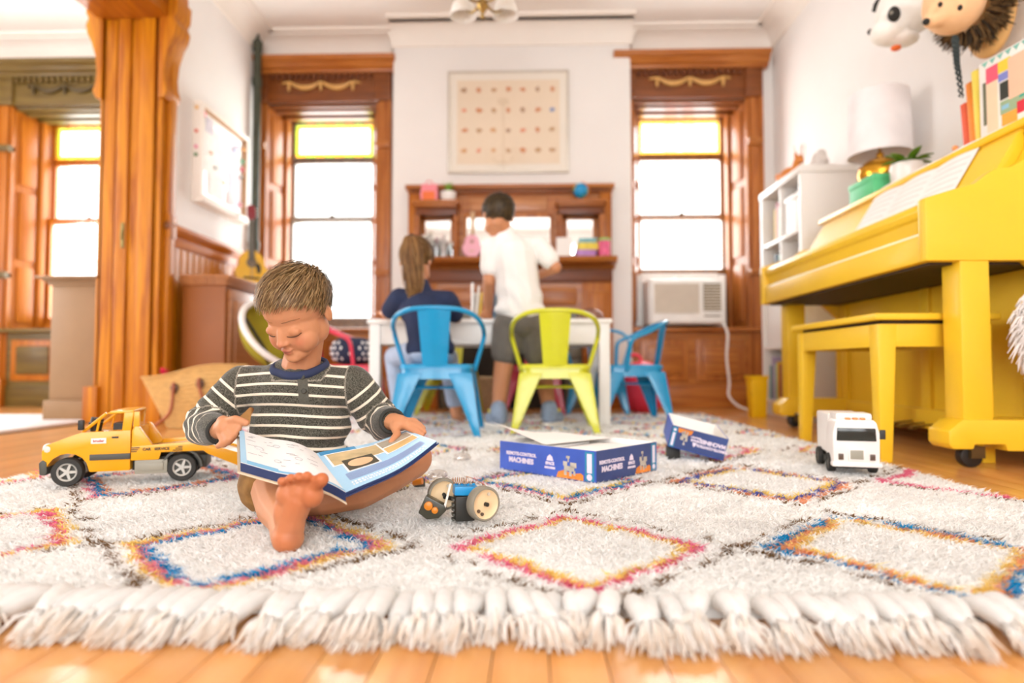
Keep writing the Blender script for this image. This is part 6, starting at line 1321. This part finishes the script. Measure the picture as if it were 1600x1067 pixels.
for W2, E2, r in ((wR, eR, .030), (wL, eL, .030)):
    d = (W2 - E2).normalized(); c = E2 + (W2 - E2) * .88; x, y, _ = frame_from(d); c = c + d * .026
    B().tube([c + (x * math.cos(a) + y * math.sin(a)) * .0245 for a in [2 * PI * i / 24 for i in range(24)]], .0042, 8, closed=True).build('cuff_edge', mat('cuff_dark', '#32322E', .9), bo, BO, smooth=180)
# shorts
b = B(); b.ell(pelv - Vector((0, 0, .012)), (.118, .095, .068)).chain([hipR - Vector((.012, 0, 0)), hipR + (kR - hipR) * .80 - Vector((.016, 0, 0))], (.068, .060)).chain([hipL, hipL + (kL - hipL) * .2], (.054, .052))
SHO = mat('camo_shorts', '#8E6636', .9, .35, 30); link('shorts', organic(b, .004, 6, .5, 'shorts', BO), SHO, bo)

# ---------------------------------------------------------------- the open book
ns, nl, fl_, fs_, nr, fr_ = Vector((-.309, 1.075, .100)), at(376, 722, 1.115), at(374, 671, 1.295), at(494, 708, 1.275), at(682, 689, 1.20), at(636, 672, 1.375)
ob = thing('picture_book', 'large open blue non-fiction book in the hands of the seated child', 'book', ns); ON = ns.copy()
def page(c00, c10, c11, c01, bow, u, v): p = (c00 * (1 - u) + c10 * u) * (1 - v) + (c01 * (1 - u) + c11 * u) * v; return p + Vector((0, 0, bow * math.sin(PI * min(1, u * 1.6)) * (1 - u)))
LP = lambda u, v, o=0: tuple(page(ns, nl, fl_, fs_, .012, u, v) + Vector((0, 0, o))); RP = lambda u, v, o=0: tuple(page(ns, nr, fr_, fs_, .004, u, v) + Vector((0, -.0 * u, o - .012 * math.sin(PI * u) * (1 - .3 * v))))
def slab(fn, t0, t1, nm, m, u0=0, u1=1, v0=0, v1=1):
    b = B(); n1, n2 = 14, 8; f = lambda u, v, o: fn(u0 + (u1 - u0) * u, v0 + (v1 - v0) * v, o)
    b.grid(lambda u, v: f(u, v, t1), n1, n2).grid(lambda u, v: f(u, v, t0), n1, n2)
    for u_ in (0, 1): b.grid(lambda u, v: f(u_, v, t0 + (t1 - t0) * u), 1, n2)
    for v_ in (0, 1): b.grid(lambda u, v: f(u, v_, t0 + (t1 - t0) * v), n1, 1)
    return b.build(nm, m, ob, ON, smooth=50)
BKN = mat('book_navy', '#24345E', .4); BKS = mat('book_sky', '#A9D2EC', .45, .02); BKM = mat('book_mid_blue', '#3E92C4', .45); BKW = mat('book_white', '#F4F1EF', .5, .01); BKC = mat('book_board', '#D9C2A4', .6)
slab(LP, -.019, -.016, 'cover_board', BKC, 0, 1.03, -.03, 1.03); slab(RP, -.0075, -.005, 'cover_board', BKN, 0, 1.02, -.02, 1.02)
slab(LP, -.016, -.0008, 'page_block', BKN, 0, 1, 0, 1); slab(RP, -.005, -.0006, 'page_block', BKN, 0, 1, 0, 1)
slab(LP, -.0008, 0, 'left_page', BKW); slab(RP, -.0006, 0, 'right_page', BKS)
def ink(fn, u0, u1, v0, v1, m, nm='page_print', o=.0004): B().grid(lambda u, v: fn(u0 + (u1 - u0) * u, v0 + (v1 - v0) * v, o), max(2, int(10 * (u1 - u0)) + 1), 4).build(nm, m, ob, ON, smooth=180)
ink(LP, .935, 1, 0, 1, BKS); ink(LP, 0, .95, 0, .055, mat('book_light_blue', '#84BFE2', .45)); ink(LP, .62, .95, .055, .10, MATS['book_light_blue'])
GI = mat('ink_grey', '#9A979A', .7); rk_ = random.Random(5)
for k in range(26):
    u, v, w_ = rk_.uniform(.1, .85), rk_.uniform(.18, .92), rk_.uniform(.03, .12); ink(LP, u, min(.92, u + w_), v, v + .010, GI)
for u, v, r in ((.78, .55, .05), (.55, .75, .04), (.35, .45, .04), (.6, .3, .035)):
    B().tube([Vector(LP(u + r * math.cos(a), v + r * .9 * math.sin(a), .0008)) for a in [2 * PI * i / 20 for i in range(20)]], .0007, 4, closed=True).build('page_sketch', mat('ink_light', '#C2BEBE', .7), ob, ON)
WI = mat('ink_white', '#F6F4F2', .5); LV = mat('ink_lavender', '#8E92C0', .6); TN = mat('photo_tan', '#C9B184', .5, .2, 30); DKP = mat('photo_dark', '#4A4636', .5, .2, 30); PCH = mat('photo_peach', '#EFBE92', .5, .08, 20); GYP = mat('photo_grey', '#A89E8C', .5, .15, 40)
ink(RP, .02, .40, .90, 1, BKM); 
for r0, r1, q0, q1, m in ((.05, .62, .55, .90, WI), (.60, .97, .46, .93, WI), (.14, .50, .34, .66, WI)): ink(RP, r0, r1, q0, q1, m, o=.0005)
ink(RP, .07, .60, .57, .88, TN, o=.0007); ink(RP, .62, .955, .48, .66, mat('photo_sand', '#E0B878', .5, .2, 25), o=.0007); ink(RP, .62, .955, .69, .91, GYP, o=.0007); ink(RP, .16, .48, .36, .64, DKP, o=.0009)
B().add([RP(.32 + .13 * math.cos(a), .50 + .10 * math.sin(a), .0013) for a in [2 * PI * i / 24 for i in range(24)]], [tuple(range(24))]).build('page_photo', PCH, ob, ON, smooth=0)
for k in range(7): ink(RP, .10, .93, .17 + k * .023, .180 + k * .023, LV, o=.0005)
for k in range(2):
    u = .10
    while u < .9:
        w_ = rk_.uniform(.012, .03); ink(RP, u, u + w_, .055 + k * .045, .083 + k * .045, WI, o=.0005); u += w_ + .012

# ---------------------------------------------------------------- the two children at the table
def kid(label, HMk, J, R_, skin, hairk, name='person'):
    root = J['root']; t = thing(name, label, 'person', root); b = B(); head_pieces(b, HMk, J['neck'], .034)
    b.ell(J['pelv'], (.085, .07, .07)).cap(J['pelv'], J['chest'], .075, .075).cap(J['chest'], J['neck'], .06, .04)
    for s in 'LR':
        b.chain(J['arm' + s], R_['arm']); b.chain(J['leg' + s], R_['leg']); f = J['leg' + s][-1]; b.cap(f + Vector((0, 0, -.012)), f + J['toe' + s], .026, .020)
        h = J['arm' + s][-1]; d = (h - J['arm' + s][-2]).normalized(); b.ell(h + d * .02, (.022, .024, .016)); x, y, _ = frame_from(d)
        for k in range(4): b.chain([h + d * .03 + x * (.012 * (k - 1.5)), h + d * .055 + x * (.013 * (k - 1.5)) - Vector((0, 0, .004)), h + d * .072 + x * (.013 * (k - 1.5)) - Vector((0, 0, .012))], (.0075, .007, .006), 8)
        b.chain([h + x * .018, h + x * .034 + d * .02, h + x * .036 + d * .036], (.008, .0075, .0065), 8)
    me = organic(b, .0045, 4, .45, 'body', root); P = plain_verts(me) + np.array(root); set_col(me, np.clip(skin_cols(P, HMk, skin)[0], 0, 1)); link('body', me, SKINM, t)
    return t, root
# standing boy
RZ = Matrix.Rotation
Y1 = 3.13
hb_ = Matrix.Translation(at(778, 337, Y1 - .01)) @ RZ(math.radians(180 + 18), 4, 'Z') @ RZ(math.radians(22), 4, 'X') @ RZ(math.radians(-6), 4, 'Y')
J = dict(root=fl(815, 668, .02), neck=at(790, 362, Y1), chest=at(803, 400, Y1), pelv=at(813, 500, Y1 - .01),
         armL=[at(768, 385, Y1), at(764, 440, Y1 - .01), at(762, 487, Y1 + .16)], armR=[at(842, 385, Y1), at(868, 418, Y1 - .02), at(838, 432, Y1 + .12)],
         legL=[at(795, 520, Y1), at(784, 590, Y1), at(778, 652, Y1 - .01)], legR=[at(833, 520, Y1 + .01), at(850, 592, Y1 + .055), at(860, 650, Y1 + .07)], toeL=Vector((-.03, .06, -.03)), toeR=Vector((.03, .05, -.03)))
t1, o1 = kid('child in white shirt and grey shorts standing at the table', hb_, J, dict(arm=(.036, .030, .021), leg=(.06, .045, .030)), '#C98A62', None)
hair_part(t1, o1, hb_, 2600, ('#3E301C', '#4A3A22', '#5A462A', '#32281A'), (0, .45, .9), 8, lambda d: .026 + .02 * max(0, d[2]), front=.044, back=-.07, lift=.010, wid=.004, offs=.006)
TEE = mat('white_tee', '#F3EFEA', .9, .02, 6, .15, 60); b = B()
b.ell(J['pelv'] + Vector((0, -.005, .055)), (.128, .098, .05)).cap(J['pelv'] + Vector((0, 0, .07)), J['chest'], .112, .108).ell(J['chest'], (.125, .085, .09)).cap(J['armL'][0], J['armR'][0], .052, .052).cap(J['chest'], J['neck'] - Vector((0, 0, .012)), .08, .052)
for s in 'LR': a0, a1 = J['arm' + s][0], J['arm' + s][1]; b.chain([a0, a0 + (a1 - a0) * .62], (.053, .050))
me = organic(b, .006, 7, .5, 'shirt', o1); P = plain_verts(me); nn = np.empty(len(P) * 3, np.float32); me.vertices.foreach_get('normal', nn); nn = nn.reshape(-1, 3)
P = P + nn * (.005 * np.sin(P[:, 2] * 55 + P[:, 0] * 30 + 2 * np.sin(P[:, 0] * 25)) * np.clip(1 - np.abs(P[:, 2] - .62) / .18, 0, 1))[:, None]; me.vertices.foreach_set('co', P.astype(np.float32).ravel()); me.update(); link('shirt', me, TEE, t1)
b = B(); b.ell(J['pelv'] - Vector((0, 0, .01)), (.118, .092, .085))
for s in 'LR': q = J['leg' + s]; b.chain([q[0] + Vector((0, 0, .03)), q[0] + (q[1] - q[0]) * .42], (.082, .076))
link('shorts', organic(b, .006, 6, .5, 'shorts', o1), mat('grey_shorts', '#6A645C', .9, .12, 20, .15, 60), t1)
SNK = mat('sneaker_blue', '#93A2B8', .7, .2, 30); SNW = mat('sneaker_sole', '#ECE4DA', .6)
for s, yw in (('L', .35), ('R', -.4)):
    f = J['leg' + s][-1]; T = Matrix.Translation((f.x, f.y - .01, .016)) @ RZ(yw, 4, 'Z') @ Matrix.Scale(1.22, 4); b = B(T)
    sh_ = B(T); sh_.ell((0, -.01, .045), (.036, .045, .04)).ell((0, .05, .034), (.037, .06, .03)).cap((0, -.012, .05), (0, -.012, .075), .036, .034)
    so = link('sneaker', organic(sh_, .005, 4, .5, 'sneaker', o1), SNK, t1); B(T).rings([[(.041 * math.cos(a) * (1 if math.sin(a) > 0 else .9), .028 + .086 * math.sin(a), z) for a in [2 * PI * i / 20 for i in range(20)]] for z in (0, .018)]).build('sole', SNW, so, o1, bevel=.003)
    B(T).box(-.034, .034, .0, .03, .058, .072).build('strap', mat('strap_yellow', '#E8D24A', .6), so, o1, bevel=.004)
# seated girl
Y2 = 2.93
hg_ = Matrix.Translation(at(651, 408, Y2 + .06)) @ RZ(math.radians(180 - 8), 4, 'Z') @ RZ(math.radians(28), 4, 'X')
J = dict(root=Vector((-.42, 2.9, .02)), neck=at(656, 443, Y2 + .02), chest=at(662, 485, Y2), pelv=pxz(672, .385, Y2 - .02),
         armL=[at(624, 466, Y2), at(606, 490, Y2 + .10), at(600, 489, Y2 + .42)], armR=[at(700, 470, Y2), at(713, 496, Y2 + .10), at(702, 489, Y2 + .42)],
         legL=[pxz(655, .375, Y2), pxz(616, .36, Y2 + .24), pxz(626, .085, Y2 + .24)], legR=[pxz(688, .375, Y2), pxz(700, .36, Y2 + .26), pxz(712, .085, Y2 + .24)], toeL=Vector((0, .08, -.035)), toeR=Vector((.02, .08, -.035)))
t2, o2 = kid('child with brown ponytail and navy shirt sitting on the blue chair', hg_, J, dict(arm=(.034, .028, .020), leg=(.055, .042, .026)), '#CE9069', None)
GH_ = ('#6A4826', '#7E5830', '#A07A4A', '#4E341C')
hair_part(t2, o2, hg_, 2600, GH_, (0, -.6, .8), 12, lambda d: .045, front=.05, back=-.06, side=-.03, lift=.010, wid=.004, offs=.009, toward=(0, .85, .5))
b = B(); cc = []; rq = random.Random(6); pt = hg_ @ Vector((0, .098, .045))
for k in range(420):
    a, r = rq.uniform(0, 2 * PI), rq.uniform(0, 1) ** .5; w_ = rq.uniform(.6, 1.2); e_ = Vector((math.cos(a) * r, math.sin(a) * r * .6, 0))
    p = spline([hg_ @ Vector((e_.x * .02, .078, .045 + e_.y * .02)), pt + Vector((e_.x * .026, -.035 + e_.y * .02, .012)), pt + Vector((.006 + e_.x * .046 + rq.uniform(-.01, .01), -.045 + e_.y * .04, -.07)), pt + Vector((.016 + e_.x * .036 + rq.uniform(-.016, .016), -.05 + e_.y * .03, -.17 - .03 * w_)), pt + Vector((.020 + e_.x * .022 + rq.uniform(-.012, .012), -.045, -.22 - .06 * w_))], 3)
    n0 = len(b.v); b.tube(p, [.0028 * (1 - .8 * i / (len(p) - 1)) + .0003 for i in range(len(p))], 4); c = np.array(lin(rq.choice(GH_))[:3]) * rq.uniform(.8, 1.2); cc += [np.clip(c * 1.25, 0, 1)] * (len(b.v) - n0)
me = b.mesh('ponytail', o2, smooth=180, recalc=False); set_col(me, np.array(cc)); link('ponytail', me, MATS['hair_strands'], t2)
B().tube([pt + Vector((.018 * math.cos(a), -.025 + .004 * math.sin(a), .004 + .018 * math.sin(a))) for a in [2 * PI * i / 16 for i in range(16)]], .005, 6, closed=True).build('hair_tie', mat('tie_dark', '#3A3036', .7), t2, o2)
NT = mat('navy_tee', '#222C4A', .9, .08, 6, .15, 60); b = B()
b.ell(J['pelv'] + Vector((0, 0, .01)), (.115, .088, .07)).cap(J['pelv'] + Vector((0, 0, .04)), J['chest'], .10, .098).ell(J['chest'], (.118, .08, .085)).cap(J['armL'][0], J['armR'][0], .048, .048).cap(J['chest'], J['neck'] - Vector((0, 0, .012)), .075, .048)
for s in 'LR': a0, a1 = J['arm' + s][0], J['arm' + s][1]; b.chain([a0, a0 + (a1 - a0) * .75], (.050, .046))
link('shirt', organic(b, .006, 7, .5, 'shirt', o2), NT, t2)
b = B(); b.ell(J['pelv'] - Vector((0, 0, .012)), (.105, .085, .06))
for s in 'LR': q = J['leg' + s]; b.chain([q[0], q[1], q[1] + (q[2] - q[1]) * .80], (.064, .050, .042))
link('leggings', organic(b, .006, 6, .5, 'leggings', o2), mat('pale_denim', '#A9B6CC', .9, .08, 20), t2)
